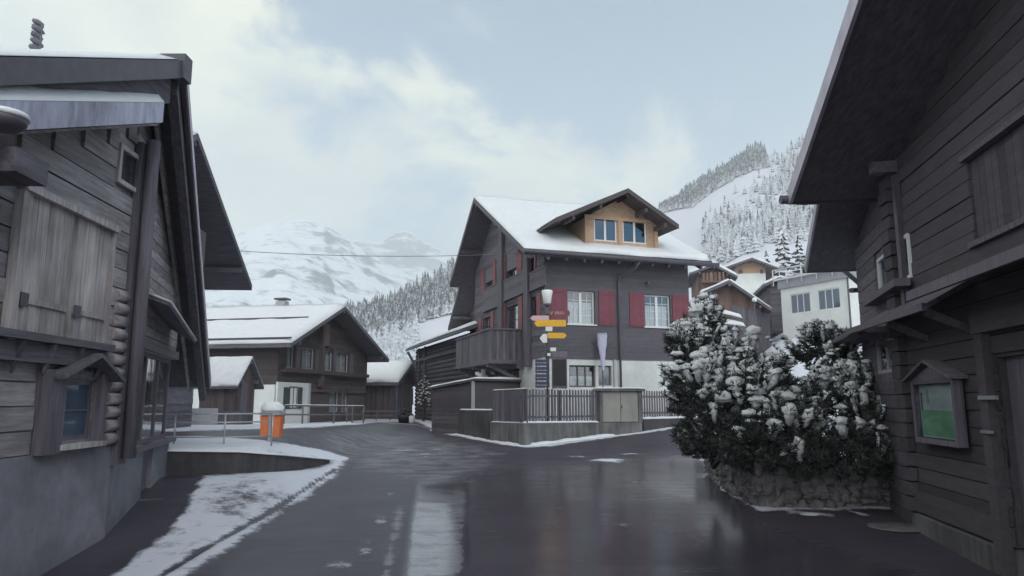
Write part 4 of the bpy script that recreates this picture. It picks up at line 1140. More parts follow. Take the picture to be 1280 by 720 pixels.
# derive eaves and ridge from the drawn verge
rs_ = r_apex[0]; zr = r_apex[1]
ove = .9
kL = (zr-r_l[1])/(rs_-r_l[0]); kR = (zr-r_r[1])/(r_r[0]-rs_)
s_l = r_l[0]+ove; Lg = (r_r[0]-.9)-s_l
F2b = Fr(F2.p(s_l, 0, 0)[:2], F2.u); ze = zr-kL*(rs_-s_l); ze2 = zr-kR*(s_l+Lg-rs_)
zst = F2b.at(352, 478)[1]
def r2(x0, x1, y0, y1): return rect(F2b, x0, x1, y0, y1)
zs_ = F2b.at(420, 480)[1]
wins = [r2(358, 368, 434, 460), r2(377, 393, 435, 462), r2(405, 416, 438, 465), r2(420, 436, 440, 466)]
for w in wins: w[3] = wins[1][3]-.0; w[2] = wins[1][2]
lows = [r2(412, 424, 487, 515), r2(427, 435, 487, 515)]
hb, hrf = gable_house('gabled_house', F2b, Lg, 15, .3, ze, zr, 1.2, ove, 'brown timber house with broad snowy roof and a gable full of pale windows', wall='brown_wood', snow=.2, rfrac=(rs_-s_l)/Lg, opens=[tuple(w) for w in wins+lows], zs=zs_, stone='brown_wood', ze2=ze2, rowpitch=.3)
for w in wins: window(hb, F2b, *w, n=0, cols=2, rws=1, curtain=.95, fm='dull_white', fw=.07)
for w in lows: window(hb, F2b, *w, n=-.02, cols=1, rws=1, curtain=.95, fm='dull_white', fw=.06)
for x0, x1 in ((369, 374), (394, 400), (416.5, 419.5), (437, 441)):
    r_ = r2(x0, x1, 436, 462); shutter(hb, F2b, r_[0], r_[1], wins[0][2], wins[0][3], 'grey_frame')
room(hb, F2b, .3, Lg-.3, .5, zr-2.0)
m = MB(); zz = wins[0][2]-.12; m.box(F2b, .2, Lg-.4, .03, .35, zz-.1, zz); m.box(F2b, .2, Lg-.4, .30, .36, zz, zz+.12); 
m.box(F2b, .1, Lg-.2, .03, .12, zz-1.1, zz-.95)
m.build('flower_ledge', M['brown_wood'], hb)
r_ = r2(398, 403, 425, 470); m = MB(); m.box(F2b, r_[0], r_[0]+.3, .03, .25, zs_-.2, zr-1.2); m.build('gable_post', M['brown_v'], hb)
r_ = r2(400, 410, 405, 432); MB().box(F2b, r_[0], r_[1], .04, .12, r_[2], r_[3]).build('carved_panel', M['pale_wood'], hb)
# ground-floor parts on the long side (towards the camera-left)
F3 = Fr(F2b.p(0, -15, 0)[:2], F2b.n)      # long face: s grows towards the gable
FL3 = Fr(F2b.p(0, 0, 0)[:2], F2b.n)
wm_ = rect(FL3, 353, 358.5, 483, 505, .05) if False else None
m = MB(); m.box(FL3, -9, -.02, .03, .14, -.2, F2b.at(364, 478)[1]-.15); m.build('stucco_wall', M['stucco_far'], hb)
# white stucco front bay left of the gable with green shutters
Fw = Fr(F2b.p(-.0, .9, 0)[:2], F2b.u)
r_ = rect(F2b, 362, 372, 483, 511, .16)
m = MB(); zw_ = F2b.at(365, 478, .13)[1]; s_b = F2b.at(385, 500, .13)[0]
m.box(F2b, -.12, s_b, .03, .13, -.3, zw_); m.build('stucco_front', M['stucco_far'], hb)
window(hb, F2b, r_[0], r_[1], r_[2], r_[3], n=.25, cols=2, rws=1, curtain=.5, fm='grey_frame', fw=.07)
for x0, x1 in ((354.5, 361.5), (372.5, 377.5)):
    rr_ = rect(F2b, x0, x1, 484, 511, .15); shutter(hb, F2b, rr_[0], rr_[1], rr_[2], rr_[3], 'green_sh', n=.14)
MB().box(F2b, s_b, s_b+.12, .131, .22, -.3, zw_).build('corner_pipe', M['dull_white'], hb)
# snow guards on the roof
kl = kL
for px0, py0, px1, py1 in ((262, 408, 392, 403),):
    f = .55; s_ = -ove+(rs_-s_l+ove)*f; z_ = ze-kL*ove+(rs_-s_l+ove)*f*kL+.26
    m = MB(); m.tube([F2b.p(s_, .3, z_), F2b.p(s_, -15, z_)], .05, 6); m.build('snow_guard', M['dark_metal'], hrf)
f = .03; s_ = -ove+.18; z_ = ze-kL*ove+.18*kL+.22
MB().tube([F2b.p(s_, 1.1, z_), F2b.p(s_, -15, z_)], .05, 6).build('snow_guard', M['dark_metal'], hrf)
# chimney
sc_, zc_ = F2b.at(365, 376, -6); 
m = MB(); m.box(F2b, rs_-s_l-.25, rs_-s_l+.25, -3.2, -2.6, zr-.3, zr+.42)
chm = m.build('chimney', M['dull_white'], hrf)
MB().box(F2b, rs_-s_l-.32, rs_-s_l+.32, -3.28, -2.52, zr+.5, zr+.6).build('chimney_cap', M['dark_metal'], chm)
m = MB(); m.box(F2b, rs_-s_l-.25, rs_-s_l+.25, -5.4, -5.6, zr+.05, zr+.5); 
# right wing with arched porch glazing
# ------------------------------------------------------------------ small shed with porch (right of the brown house)
F5 = Fr(at_y(486, 520, 50)[:2], (.10, .995))
g5 = at_y(486, 520, 49); 
# the shed's long roof faces the camera: ridge runs left-right
F5 = Fr((at_y(486, 480, 50).x, 50.0), (.30, .954))
a5 = F5.at(516, 453, .8); l5 = F5.at(498, 478, .8)
zr5 = a5[1]; k5 = (a5[1]-l5[1])/(a5[0]-l5[0]); ov5 = .5
s5_ = l5[0]+ov5; L5 = 2*(a5[0]-s5_); F5b = Fr(F5.p(s5_, 0, 0)[:2], F5.u)
h5, rf5 = gable_house('shed', F5b, L5, 4.8, .4, zr5-k5*(a5[0]-s5_), zr5, .8, ov5, 'small brown shed with snowy roof between brown house and log barn', wall='brown_v', snow=.18, style='boards', rowpitch=.2, cat='shed', opens=[])
r_ = rect(F5b, 488, 500, 486, 518, .03); m = MB(); boards_v(m, F5b, r_[0], r_[1], .45, r_[3], .14, .03, q, n=.03); m.build('door', M['dark_wood_v'], h5)
for s in (-.3, L5+.1): MB().box(F5b, s, s+.15, .5, .65, .2, zr5-k5*(a5[0]-s5_)-.1).build('porch_post', M['dark_wood_v'], h5)
# bench-like rail at shed
bx = at_y(475, 525, 47.5); m = MB(); 
bt_ = thing('wooden_railing', (bx.x-1, 47.5, .45), 'low dark wooden railing in front of the small brown shed', 'railing')
for k in range(4): MB().box(Fr((bx.x-1.2+k*.9, 47.5), (1, 0)), 0, .08, -.08, 0, .2, 1.05).build('post', M['dark_wood_v'], bt_)
for z in (.95, .65): m.box(Fr((bx.x-1.25, 47.5), (1, 0)), 0, 2.95, .002, .05, z, z+.09)
m.build('rail', M['dark_wood_x'], bt_)
# lantern + pot near barn
lp = at_y(515.5, 530, 42); g_ = Gz(lp.x, 42)
t = thing('planter_tub', (lp.x-.5, 42, g_), 'dark round planter tub with low shrub beside the white lantern', 'planter')
MB().lathe((lp.x-.5, 42, g_), [(.28, 0), (.36, .3), (.38, .38), (.33, .38)], 16).build('tub', M['black'], t)
m = MB(); 
for k in range(40):
    a = q.random()*6.28; r0_ = q.random()*.42; m.blob((lp.x-.5+r0_*math.cos(a), 42+r0_*math.sin(a), g_+.42+q.random()*.35), .10, .1, .08, k, .4, 1)
m.build('foliage', M['needle'], t)
t = thing('lantern', (lp.x, 41.6, g_), 'small white lantern on the ground beside the dark tub', 'lantern')
MB().lathe((lp.x, 41.6, g_), [(.12, 0), (.15, .05), (.15, .38), (.10, .44)], 12).build('glass', M['signwhite'], t)
MB().lathe((lp.x, 41.6, g_+.441), [(.16, 0), (.05, .1), (.02, .14)], 12).build('cap', M['dark_metal'], t)
# snow-covered tree by the barn
def frosty(name, px, Y, h, w, label, sd, n=200, base=None):
    q2 = random.Random(sd); x = (px-640)/911*Y; z = Gz(x, Y) if base is None else base
    t = thing(name, (x, Y, z), label, 'tree'); tr = MB(); sn = MB()
    tr.tube([(x, Y, z-.3), (x, Y, z+h*.35), (x+.1*w, Y, z+h*.7)], [h*.03, h*.022, h*.01], 7)
    for k in range(n):
        u = q2.random(); th = q2.random()*6.28; ph = math.acos(1-1.6*q2.random()); rr = w*(q2.random()**.4)
        ex = x+rr*math.sin(ph)*math.cos(th); ey = Y+rr*math.sin(ph)*math.sin(th); ez = z+h*.55+rr*math.cos(ph)*h*.42/w
        if k % 2 == 0: tr.tube([(x, Y, z+h*(.25+.3*u)), ((x+ex)/2, (Y+ey)/2, (z+h*.4+ez)/2), (ex, ey, ez)], [h*.008, h*.005, h*.002], 4, caps=False)
        sn.blob((ex, ey, ez), w*.16*q2.uniform(.6, 1.3), w*.16, w*.09, k, .5, 1)
    tr.build('trunk', M['bark'], t); sn.build('crown', M['snow'], t); return t
frosty('deciduous_tree', 515, 95, 6.5, 2.6, 'round pale tree thick with frost above the small shed roof', 6, 260)
frosty('deciduous_tree', 530, 44, 2.9, .42, 'slim snow laden sapling beside the log barn corner', 8, 60)

# ------------------------------------------------------------------ small gabled porch hut in front of brown house left
F6 = Fr((at_y(298, 500, 32).x, 32.0), (.30, .954))
a6 = F6.at(316, 447, .3); l6 = F6.at(297, 483, .3)
k6 = (a6[1]-l6[1])/(a6[0]-l6[0]); ov6 = .3; s6 = l6[0]+ov6; L6 = 2*(a6[0]-s6); F6b = Fr(F6.p(s6, 0, 0)[:2], F6.u); ze6 = a6[1]-k6*(a6[0]-s6)
h6, rf6 = gable_house('garden_hut', F6b, L6, 1.9, .55, ze6, a6[1], .3, ov6, 'little steep roofed wooden hut left of the brown house windows', wall='brown_v', snow=.08, style='boards', rowpitch=.16, th=.1, cat='hut')
MB().box(F6b, L6*.2, L6*.5, .03, .07, .6, ze6-.25).build('door', M['dark_wood_v'], h6)
# low pale wall and dark box behind the railing
Yw = 29.0
a = at_y(216, 511, Yw); b = at_y(268, 530, Yw)
t = thing('annex_wall', (a.x, Yw, .5), 'low pale rendered wall behind the steel railing at far left', 'wall')
MB().cube(a.x-3, b.x, Yw, Yw+.3, .2, a.z+.02).build('masonry', M['dull_white'], t)
a = at_y(268, 515, 30.5); b = at_y(303, 532, 30.5)
t = thing('storage_box', ((a.x+b.x)/2, 30.5, b.z), 'dark wooden storage box in front of the little hut', 'box')
m = MB(); m.cube(a.x, b.x, 30.5, 31.1, .5, a.z-.04); m.build('body', M['dark_wood_v'], t, bevel=.02)
MB().cube(a.x-.04, b.x+.04, 30.45, 31.15, a.z-.039, a.z+.02).build('lid', M['dark_metal'], t, bevel=.01)
# pole by the brown house
# ------------------------------------------------------------------ far railing in front of the brown house
def railing(name, pts, h, label, rails=(1, .55), r=.025, mt='steel', snow=True, group=None, posts=None, cat='railing'):
    t = thing(name, pts[0], label, cat, group)
    for k, p_ in enumerate(posts or pts):
        MB().tube([(p_[0], p_[1], p_[2]-.15), (p_[0], p_[1], p_[2]+h)], r*1.1, 8).build('post', M[mt], t)
    for f in rails:
        MB().tube([(p_[0], p_[1], p_[2]+h*f-(r if f == 1 else 0)) for p_ in pts], r, 8).build('rail', M[mt], t)
    if snow: snow_strip(t, [(p_[0], p_[1], p_[2]+h) for p_ in pts], r*2.2, .03, q)
    return t
def gp(px, py, Y=None):
    g = ground(px, py) if Y is None else Vector(((px-640)/911*Y, Y, Gz((px-640)/911*Y, Y))); return g
railing('metal_railing', [gp(356, 0, 36), gp(379, 0, 36.5), gp(418, 0, 38), gp(434, 0, 39), gp(441, 0, 39.3), gp(455, 0, 39.8)], .95, 'snow topped grey railing in front of the brown house', rails=(1, .5), r=.04, mt='grey_frame')
# near railing on the terrace
zr_ = [(150, 21), (218, 20.2), (282, 19.2), (343, 18.6)]
pts = []
for px, Y in zr_:
    x = (px-640)/911*Y; pts.append(Vector((x, Y, Gz(x, Y))))
pts = []
for px, py in ((160, 563), (221, 562.5), (283, 563), (342, 560)):
    Yr = 15.7 if px < 300 else 16.4
    x = (px-640)/911*Yr; pts.append(Vector((x, Yr, Gz(x, Yr)-.0)))
for p_ in pts: p_.z = .70
hr = EYE-.70-(14/911*15.9)
railing('steel_railing', pts, hr, 'thin galvanised railing along the snowy terrace edge beside the orange bin', rails=(1, .70, .22), r=.017, snow=False)
# orange bin
bx, by = (341-640)/911*18.0, 18.0; bz = Gz(bx, by)
t = thing('litter_bin', (bx, by, bz), 'orange litter bin under a thick snow cap beside the railing', 'bin')
Fo = Fr((bx, by), (1, .05)); zt6 = at_y(341, 519, by).z; zb6 = at_y(341, 546.5, by).z
m = MB(); 
W_ = .225
for side in (-1, 1):
    m.prism(Fr(Fo.p(0, 0, 0)[:2], Fo.u), [(min(side*.035, side*W_), zb6), (max(side*.035, side*W_), zb6), (max(side*.035, side*W_*1.12), zt6), (min(side*.035, side*W_*1.12), zt6)], -.22, .14)
m.box(Fo, -.034, .034, -.2, .06, zb6+.02, zt6-.02)
m.build('container', M['orange'], t, bevel=.02)
MB().box(Fo, -.033, .033, .07, .17, bz-.1, zt6+.03).build('post', M['steel'], t, bevel=.008)
m = MB(); K = 10
Pq = []
for i in range(K+1):
    a = math.pi*i/K; Pq.append((-.27*math.cos(a), zt6+.03+.10*math.sin(a)))
m.prism(Fo, [(-.27, zt6+.012)]+Pq[1:-1]+[(.27, zt6+.012)] if False else list(reversed([(-.27, zt6+.01)]+Pq+[(.27, zt6+.01)])), -.26, .19)
m.build('hood', M['steel'], t)
m = MB(); m.blob((bx, by+.02, zt6+.15), .285, .25, .19, 3, .08, 3); m.build('snow', M['snow'], t)

# retaining wall
t = thing('retaining_wall', (-6.3, 13.5, .3), 'dark low retaining wall curving round the snowy forecourt', 'wall')
tops = [.72, .71, .66, .56, .38, .18]; m = MB()
for k in range(5):
    a = (WALLX[k], WALLY[k]); b = (WALLX[k+1], WALLY[k+1]); d = Vector((b[0]-a[0], b[1]-a[1], 0)).normalized(); nn = Vector((-d.y, d.x, 0))*.45
    A = [Vector((a[0], a[1], -.3)), Vector((b[0], b[1], -.3)), Vector((b[0], b[1], -.3))+nn, Vector((a[0], a[1], -.3))+nn]
    B = [Vector((a[0], a[1], tops[k])), Vector((b[0], b[1], tops[k+1])), Vector((b[0], b[1], tops[k+1]))+nn, Vector((a[0], a[1], tops[k]))+nn]
    m.hexa(A+B)
m.build('masonry', M['concrete_dark'], t)
pts_ = [Vector((WALLX[k]-.08, WALLY[k]+.08, tops[k]-.01)) for k in range(6)]
snow_strip(t, pts_, .30, .05, q, step=.2)

# ================================================================== LEFT BACK CHALET (behind the near-left house)
TT_ = Vector((-9.1, 21.0, 9.75)); EE = Vector((-9.55, 27.0, 6.24))
FLc = Fr((-10.6, 21.0), (-.075, 1))
ze_ = 6.3+.25*.58
lb, lrf = gable_house('dark_chalet', Fr((-10.8, 15.6), (-.075, 1)), 10.9, 8, .5, 6.75, 9.75, 1.55, 1.2, 'tall dark chalet with wide gable overhang rising behind the near log house', wall='dark_wood', snow=.10, rfrac=.5, rowpitch=.25)
F7 = Fr((-10.8, 15.6), (-.075, 1))
m = MB(); m.box(F7, 6.2, 8.6, .03, .9, 6.15, 6.25); m.box(F7, 6.2, 8.6, .82, .9, 6.25, 7.35); m.box(F7, 8.52, 8.6, .03, .82, 6.25, 7.35); m.box(F7, 6.2, 6.28, .03, .82, 6.25, 7.35)
m.build('balcony', M['grey_frame'], lb)

# ================================================================== NEAR-LEFT LOG HOUSE
KX, KY = -5.14, 9.4
F1 = Fr((KX, KY), (-.058, 1)); F12 = Fr((KX, KY), (-.29, 1))
lh = thing('log_house', (KX, KY, 0), 'near weathered log house with grey plank shutters and grey plinth', 'house')
Snear = -7.0
TIP = Vector((-4.55, 9.3, 6.3)); zR = 6.05
kn = .49; kf = .80
def lowtop(s): return 5.25+.44*s   # soffit height along the near wall (s<=0)
sh1 = [F1.at(20, 330, .06)[0], F1.at(86, 342, .06)[0]]; sh2 = [F1.at(89, 340, .06)[0], F1.at(132, 350, .06)[0]]
zsh1 = F1.at(62, 255, .06)[1]; zsh0 = F1.at(45, 417, .06)[1]
sh1[1] = sh2[0]-.05
zpl = F1.at(149, 555)[1]
wlow = [F1.at(66, 515)[0], F1.at(113, 515)[0], F1.at(90, 550)[1], F1.at(95, 476)[1]]
wup = [F1.at(143, 205)[0], F1.at(169, 208)[0], F1.at(156, 236)[1], F1.at(156, 186)[1]]
m = MB()
wall_open(m, F1, Snear, 0, zpl, 3.2, -.3, 0, [wlow])
m.prism(F1, [(Snear, 3.2), (0, 3.2), (0, 5.25), (-4.1, 3.25), (Snear, 3.21)], -.3, -.001) if False else None
# upper triangle split round the small window
def pw(a, b, z0=3.2):
    m.prism(F1, [(a, z0), (b, z0), (b, lowtop(b)+.22), (a, max(z0+.01, lowtop(a)+.22))], -.3, 0)
pw(-3.9, wup[0]); pw(wup[1], 0); pw(wup[0], wup[1], wup[3]); m.box(F1, wup[0], wup[1], -.3, 0, 3.2, wup[2])
opens = [wlow, wup, (sh1[0]-.0, sh2[1], zsh0, zsh1), (wlow[0]-.42, wlow[1]+.10, wlow[2]-.06, wlow[3]+.25)]
rows(m, F1, lambda z: (Snear if z < lowtop(Snear)+.1 else (z-5.25)/.44, -.02), zpl, 5.2, .25, .035, opens, q, 'plank', n=0.0, gap=.009, jit=.012)
m.build('log_wall', M['log_grey'], lh)
# log ends at the corner
m = MB(); z = zpl; 
while z < 2.9:
    m.tube([F1.p(-.28, .03, z+.0875), F1.p(-.02, .055, z+.0875)], .078, 10); z += .165
m.build('log_ends', M['log_grey'], lh)
m = MB(); m.box(F1, Snear, 0, -.3, .03, -.7, zpl-.001)
sA_, sB2 = F12.at(167, 500)[0], F12.at(215, 500)[0]
Lfar = 4.35
zsl = F12.at(190, 553)[1]
zplf = zsl
m.box(F12, .002, Lfar, -.3, .02, -.7, zplf) if False else None
dr0, dr1 = F12.at(176, 590)[0], F12.at(187.5, 590)[0]
wall_open(m, F12, .002, Lfar, -.7, zplf, -.3, .02, [(dr0, dr1, .12, zplf+.1)])
m.build('plinth', M['plinth'], lh)
# far (bent) half: siding
zo1 = F12.at(188, 440)[1]
shop = [F12.at(167, 500)[0], F12.at(214, 500)[0], zplf, zo1]
def topf(s): return 6.05-.58*s
m = MB()
wall_open(m, F12, .002, Lfar, zplf, 2.6, -.3, 0, [shop, (dr0, dr1, -.7, zo1)])
m.prism(F12, [(.002, 2.6), (Lfar, 2.6), (Lfar, topf(Lfar)), (.002, topf(0))], -.3, 0)
Fend = Fr(F12.p(Lfar, 0, 0)[:2], (-F12.n[0], -F12.n[1])); m.box(Fend, .3, 6.5, -.3, -.001, zplf, 3.4)
rows(m, F12, lambda z: (.04, max(.06, min(Lfar-.02, (6.05-z)/.58))), zplf, 5.95, .15, .022, [shop, (dr0, dr1, -.7, zo1)], q, n=.003)
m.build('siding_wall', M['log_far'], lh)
f = window(lh, F12, *shop, n=.0, cols=3, rws=1, fm='grey_frame', fw=.07, recess=.06)
MB().box(F12, dr0+.01, dr1-.01, -.14, -.06, .12, zplf-.01).build('door', M['dark_wood_v'], lh)
MB().box(F12, dr0-.15, dr1+.25, .021, .45, -.1, .13).build('door_step', M['concrete'], lh, bevel=.015)
m = MB(); m.box(F12, shop[0]-.1, shop[1]+.1, .023, .12, zplf-.06, zplf+.0); m.box(F12, shop[0]-.06, shop[1]+.06, .026, .07, zo1, zo1+.14); m.build('window_trim', M['grey_frame'], lh)
MB().box(F12, .1, Lfar-.3, -1.6, -1.5, -.5, 3.0).build('room_partition', M['interior'], lh)
MB().box(F1, -6.5, -.2, -1.3, -1.2, -.5, 3.6).build('room_partition', M['interior'], lh)
# back, near end, so the house is closed
m = MB(); m.box(F1, Snear-.25, Snear, -8, .02, -.7, 3.0); m.box(F1, Snear, 6, -8.3, -8.0, -.7, 1.8); m.build('back_wall', M['log_grey'], lh)
# corner post (downpipe-thick squared post)
m = MB(); m.tube([F1.p(.10, .20, F1.at(150, 571)[1]), F1.p(.10, .20, 5.15)], .085, 12); m.build('corner_pipe', M['dark_wood_v'], lh)
MB().box(F1, -.02, .22, .02, .11, zpl-.25, 5.1).build('corner_board', M['dark_wood_v'], lh)
# big plank shutters
for a, b in (sh1, sh2):
    m = MB(); boards_v(m, F1, a+.01, b-.01, zsh0, zsh1, .12, .035, q, n=.05, gap=.003, jit=.005)
    s_ = m.build('shutter', M['shutter_grey'], lh)
    m = MB(); m.box(F1, a+.05, b-.05, .088, .112, zsh0+.28, zsh0+.34); m.build('batten', M['shutter_grey'], s_)
    m = MB(); m.box(F1, a+.03, a+.16, .113, .125, zsh0+.24, zsh0+.38); m.build('hinge', M['dark_metal'], s_)
m = MB(); m.box(F1, sh1[0]-.10, sh1[0]-.005, .04, .13, zsh0-.1, zsh1+.1); m.box(F1, sh2[1]+.0, sh2[1]+.06, .04, .12, zsh0-.05, zsh1+.02); m.box(F1, sh1[0]-.1, sh2[1]+.06, .04, .16, zsh1+.001, zsh1+.08)
m.build('shutter_frame', M['shutter_grey'], lh)
m = MB(); m.box(F1, Snear+1, sh2[1]+.1, .03, .20, zsh0-.09, zsh0-.01)
for s in np.arange(-5.6, sh2[1], .55): m.prism(Fr(F1.p(s, 0, 0)[:2], F1.n), [(.07, zsh0-.42), (.18, zsh0-.10), (.07, zsh0-.10)], -.06, .0)
m.box(F1, Snear+1, sh2[1]+.1, .05, .12, zsh0-.30, zsh0-.092)
m.build('shutter_ledge', M['dark_wood'], lh)
# niche window with its small gable
a, b, c, d = wlow
window(lh, F1, a, b, c, d, n=.02, cols=1, rws=2, fm='grey_frame', fw=.045, recess=.02, bar=.02, curtain=0, gm='mirror_glass')
MB().box(F1, a-.36, a-.02, .01, .14, c-.12, d+.10).build('window_cheek', M['dark_wood_v'], lh); MB().box(F1, b+.02, b+.12, .01, .12, c-.03, d+.10).build('window_cheek', M['dark_wood_v'], lh)

m = MB(); mid_ = (a+b)/2+.05
for s, e in ((a-.30, mid_), (b+.26, mid_)):
    m.beam(F1.p(s, .14, d+.02), F1.p(e, .14, d+.30), .24, .045)
m.box(F1, a-.02, b+.02, .012, .05, d+.02, d+.12)
m.build('window_gable', M['dark_wood_v'], lh)
MB().box(F1, a-.05, b+.1, .02, .17, c-.09, c-.03).build('window_sill', M['shutter_grey'], lh)
# small upper window
window(lh, F1, *wup, n=.07, cols=1, rws=1, fm='shutter_grey', fw=.06, recess=.0)
# roof -------------------------------------------------
def V3(p, z): return Vector((p[0], p[1], z))
rx = -4.50
# plan: ridge runs to -x at KY; near plane follows F1 direction, far plane F12 direction
rdg_o = Vector((TIP.x, TIP.y, 6.24)); rdg_i = Vector((TIP.x-7.5, TIP.y+.6, 6.24))
near_o = Vector((TIP.x+.3, TIP.y-6.5, 6.24-6.5*kn)); near_i = near_o+Vector((-7.5, 0, 0))
far_o = Vector((-6.84, 16.3, 2.12)); far_i = far_o+Vector((-7.5, 1.5, 0))
m = MB(); m.slab([near_o, rdg_o, rdg_i, near_i], .20); 
m.slab([rdg_o, far_o, far_i, rdg_i], .20)
rfm = m.build('roof', M['roof_slate'], lh)
roof_snow(rfm, [near_i+Vector((0,0,.01)), near_o+Vector((-.02,0,.01)), rdg_o+Vector((-.02,0,.01)), rdg_i+Vector((0,0,.01))], .08, rough=.01)
roof_snow(rfm, [far_o+Vector((-.02,0,.01)), far_i+Vector((0,0,.01)), rdg_i+Vector((0,0,.01)), rdg_o+Vector((-.02,0,.01))], .08, rough=.01)
def along(a, b, off, t0, t1, dx0, dx1, mb):
    """a barge board: hangs off the verge a->b between depths off[0]..off[1] below it, from x offset dx0 to dx1"""
    A = a.lerp(b, t0); B = a.lerp(b, t1)
    P = []
    for zz in (off[1], off[0]):
        P += [A+Vector((dx1, 0, -zz)), B+Vector((dx1, 0, -zz)), B+Vector((dx0, 0, -zz)), A+Vector((dx0, 0, -zz))]
    mb.hexa(P)
m = MB(); along(near_o, rdg_o, (.0, .26), 0, 1.0, .002, .06, m); along(rdg_o, far_o, (.0, .26), 0, 1, .002, .06, m)
m.cube(rdg_o.x-.25, rdg_o.x+.10, rdg_o.y-.10, rdg_o.y+.12, rdg_o.z-.30, rdg_o.z+.05)
m.build('barge_board', M['dark_metal'], lh)
m = MB(); along(near_o, rdg_o, (.262, .62), 0, .995, -.20, -.10, m); along(rdg_o, far_o, (.262, .50), 0, 1, -.16, -.02, m); m.build('verge_board', M['dark_wood'], lh)
# lower canopy roof on the near half, carrying snow
lo_o = near_o+Vector((.06, 0, -.22)); lr_o = rdg_o+Vector((-.06, -.35, -.78))
m = MB(); m.slab([lo_o, lr_o, lr_o+Vector((-1.2, 0, 0)), lo_o+Vector((-1.2, 0, 0))], .05)
lrf2 = m.build('canopy', M['dark_wood'], lh)
m = MB(); along(lo_o, lr_o, (-.012, .26), 0, 1, .001, .05, m); m.build('frosted_edge', M['ice'], lh)
up = Vector((0, 0, .012))
roof_snow(lrf2, [lo_o+Vector((-.55, 0, 0))+up, lo_o+Vector((.05, 0, 0))+up, lr_o+Vector((.05, 0, 0))+up, lr_o+Vector((-.55, 0, 0))+up], .14, rough=.03, nu=10, nv=60)
# soffit under the canopy to the wall
m = MB()
for z_, d_ in ((.27, .0),):
    A = lo_o+Vector((.0, 0, -z_)); B = lr_o+Vector((.0, 0, -z_)); 
    m.slab([A, B, B+Vector((-1.2, 0, 0)), A+Vector((-1.2, 0, 0))], .03)
m.build('soffit', M['log_grey'], lh)
# far verge: long boards flanking the gable, with a thin pale edge
m = MB(); along(rdg_o, far_o, (.02, .22), .02, 1, .062, .085, m); m.build('metal_edge', M['tin'], lh)
m = MB(); along(rdg_o, far_o, (.26, .44), .06, .97, -.40, -.34, m); m.build('inner_verge', M['log_far'], lh)
# little pent roof over the shop window
a = F12.p(F12.at(178, 380, .0)[0]-.1, .0, 0); 
pA = F12.at(182, 372, .02); pB = F12.at(243, 426, .55)
pn_ = .45
pa_ = F12.at(212, 378, pn_); pb_ = F12.at(244, 426, pn_)
m = MB(); m.slab([F12.p(pa_[0], pn_, pa_[1]), F12.p(pb_[0], pn_, pb_[1]), F12.p(pb_[0], .02, pb_[1]+.26), F12.p(pa_[0], .02, pa_[1]+.16)], .05)
prf = m.build('pent_roof', M['dark_wood'], lh)
MB().tube([F12.p(pa_[0]-.01, .04, pa_[1]+.17), F12.p(pa_[0]-.01, pn_+.01, pa_[1]+.01), F12.p(pb_[0], pn_+.01, pb_[1]+.01)], .022, 8).build('pent_edge', M['tin'], prf)
# beam ends and protruding purlin at upper left
m = MB(); s_ = F1.at(20, 210, .4)[0]; zz_ = F1.at(20, 208, .5)[1]
m.box(F1, s_-.35, s_+.12, .02, .62, zz_-.10, zz_+.12); m.build('purlin_end', M['dark_wood'], lh)
# wall lamp at far upper left
t = thing('wall_lantern', F1.p(-4.4, .5, 3.0), 'dark round lamp hood with a snowy rim at the upper left edge', 'lamp')
c_ = at_y(4, 158, 5.2); origin[t.name] = c_; t.location = c_
MB().lathe((c_.x, c_.y, c_.z), [(.02, -.03), (.11, -.02), (.15, .02), (.16, .06), (.12, .10), (.04, .14)], 24).build('hood', M['dark_metal'], t)
MB().lathe((c_.x, c_.y, c_.z), [(.165, .062), (.172, .085), (.155, .108), (.13, .11)], 24).build('snow', M['snow'], t)
MB().tube([(c_.x, c_.y, c_.z+.12), (c_.x-.3, c_.y+.05, c_.z+.2), (c_.x-1.45, c_.y+.1, c_.z+.12)], .02, 8).build('arm', M['dark_metal'], t)
# frosted ornament on the roof
pO = at_y(45, 66, 7.4)
t = thing('roof_ornament', (pO.x, 7.4, pO.z-.1), 'small frosted scalloped finial standing on the near log house roof', 'ornament')
m = MB(); hO = at_y(45, 26, 7.4).z-pO.z
for k in range(5):
    z = pO.z+hO*(k+.5)/5
    m.blob((pO.x-.012+(.01 if k % 2 else 0), 7.4, z), .035, .10, hO*.13, k, .25, 2)
m.tube([(pO.x+.015, 7.42, pO.z-.25), (pO.x+.018, 7.42, pO.z+hO*.9)], [.022, .012], 8)
m.build('finial', M['plinth'], t)
m = MB()
for k in range(4): m.blob((pO.x-.02, 7.36, pO.z+hO*(k+.95)/5), .022, .05, .02, k, .2, 1)
m.build('snow', M['snow'], t)

# ================================================================== NEAR-RIGHT BARN
FR = Fr((5.4, 9.9), (-.176, -1)); LR = 7.5
rb = thing('dark_barn', (5.4, 9.9, 0), 'near dark timber barn with deep overhanging roof and notice board', 'barn')
zbr = .18
def rzr(Y): return 4.83-.2+.29*(10.9-Y)
m = MB()
ridgeY = 3.6
def capR(s):
    Y = 9.9-s*.985; return 5.0+.29*(9.9-Y)-.22 if Y > ridgeY else 5.0+.29*(9.9-ridgeY)-.22-.29*(ridgeY-Y)
uw = [FR.at(1216, 240)[0], FR.at(1216, 240)[0]+1.25, FR.at(1230, 297)[1], FR.at(1230, 190)[1]]
dr_ = (FR.at(1262, 600)[0], FR.at(1262, 600)[0]+1.0, -.5, 2.05)
wall_open(m, FR, 0, LR, zbr, 4.6, -.3, 0, [uw, dr_])
m.prism(FR, [(0, 4.6), (LR, 4.6), (LR, capR(LR)), (6.2, capR(6.2)), (0, capR(0))], -.3, 0)
rows(m, FR, lambda z: (.02 if z < capR(0) else (z-capR(0))/.29, LR-.02), zbr, 6.4, .19, .03, [uw, dr_], q, jit=.012)
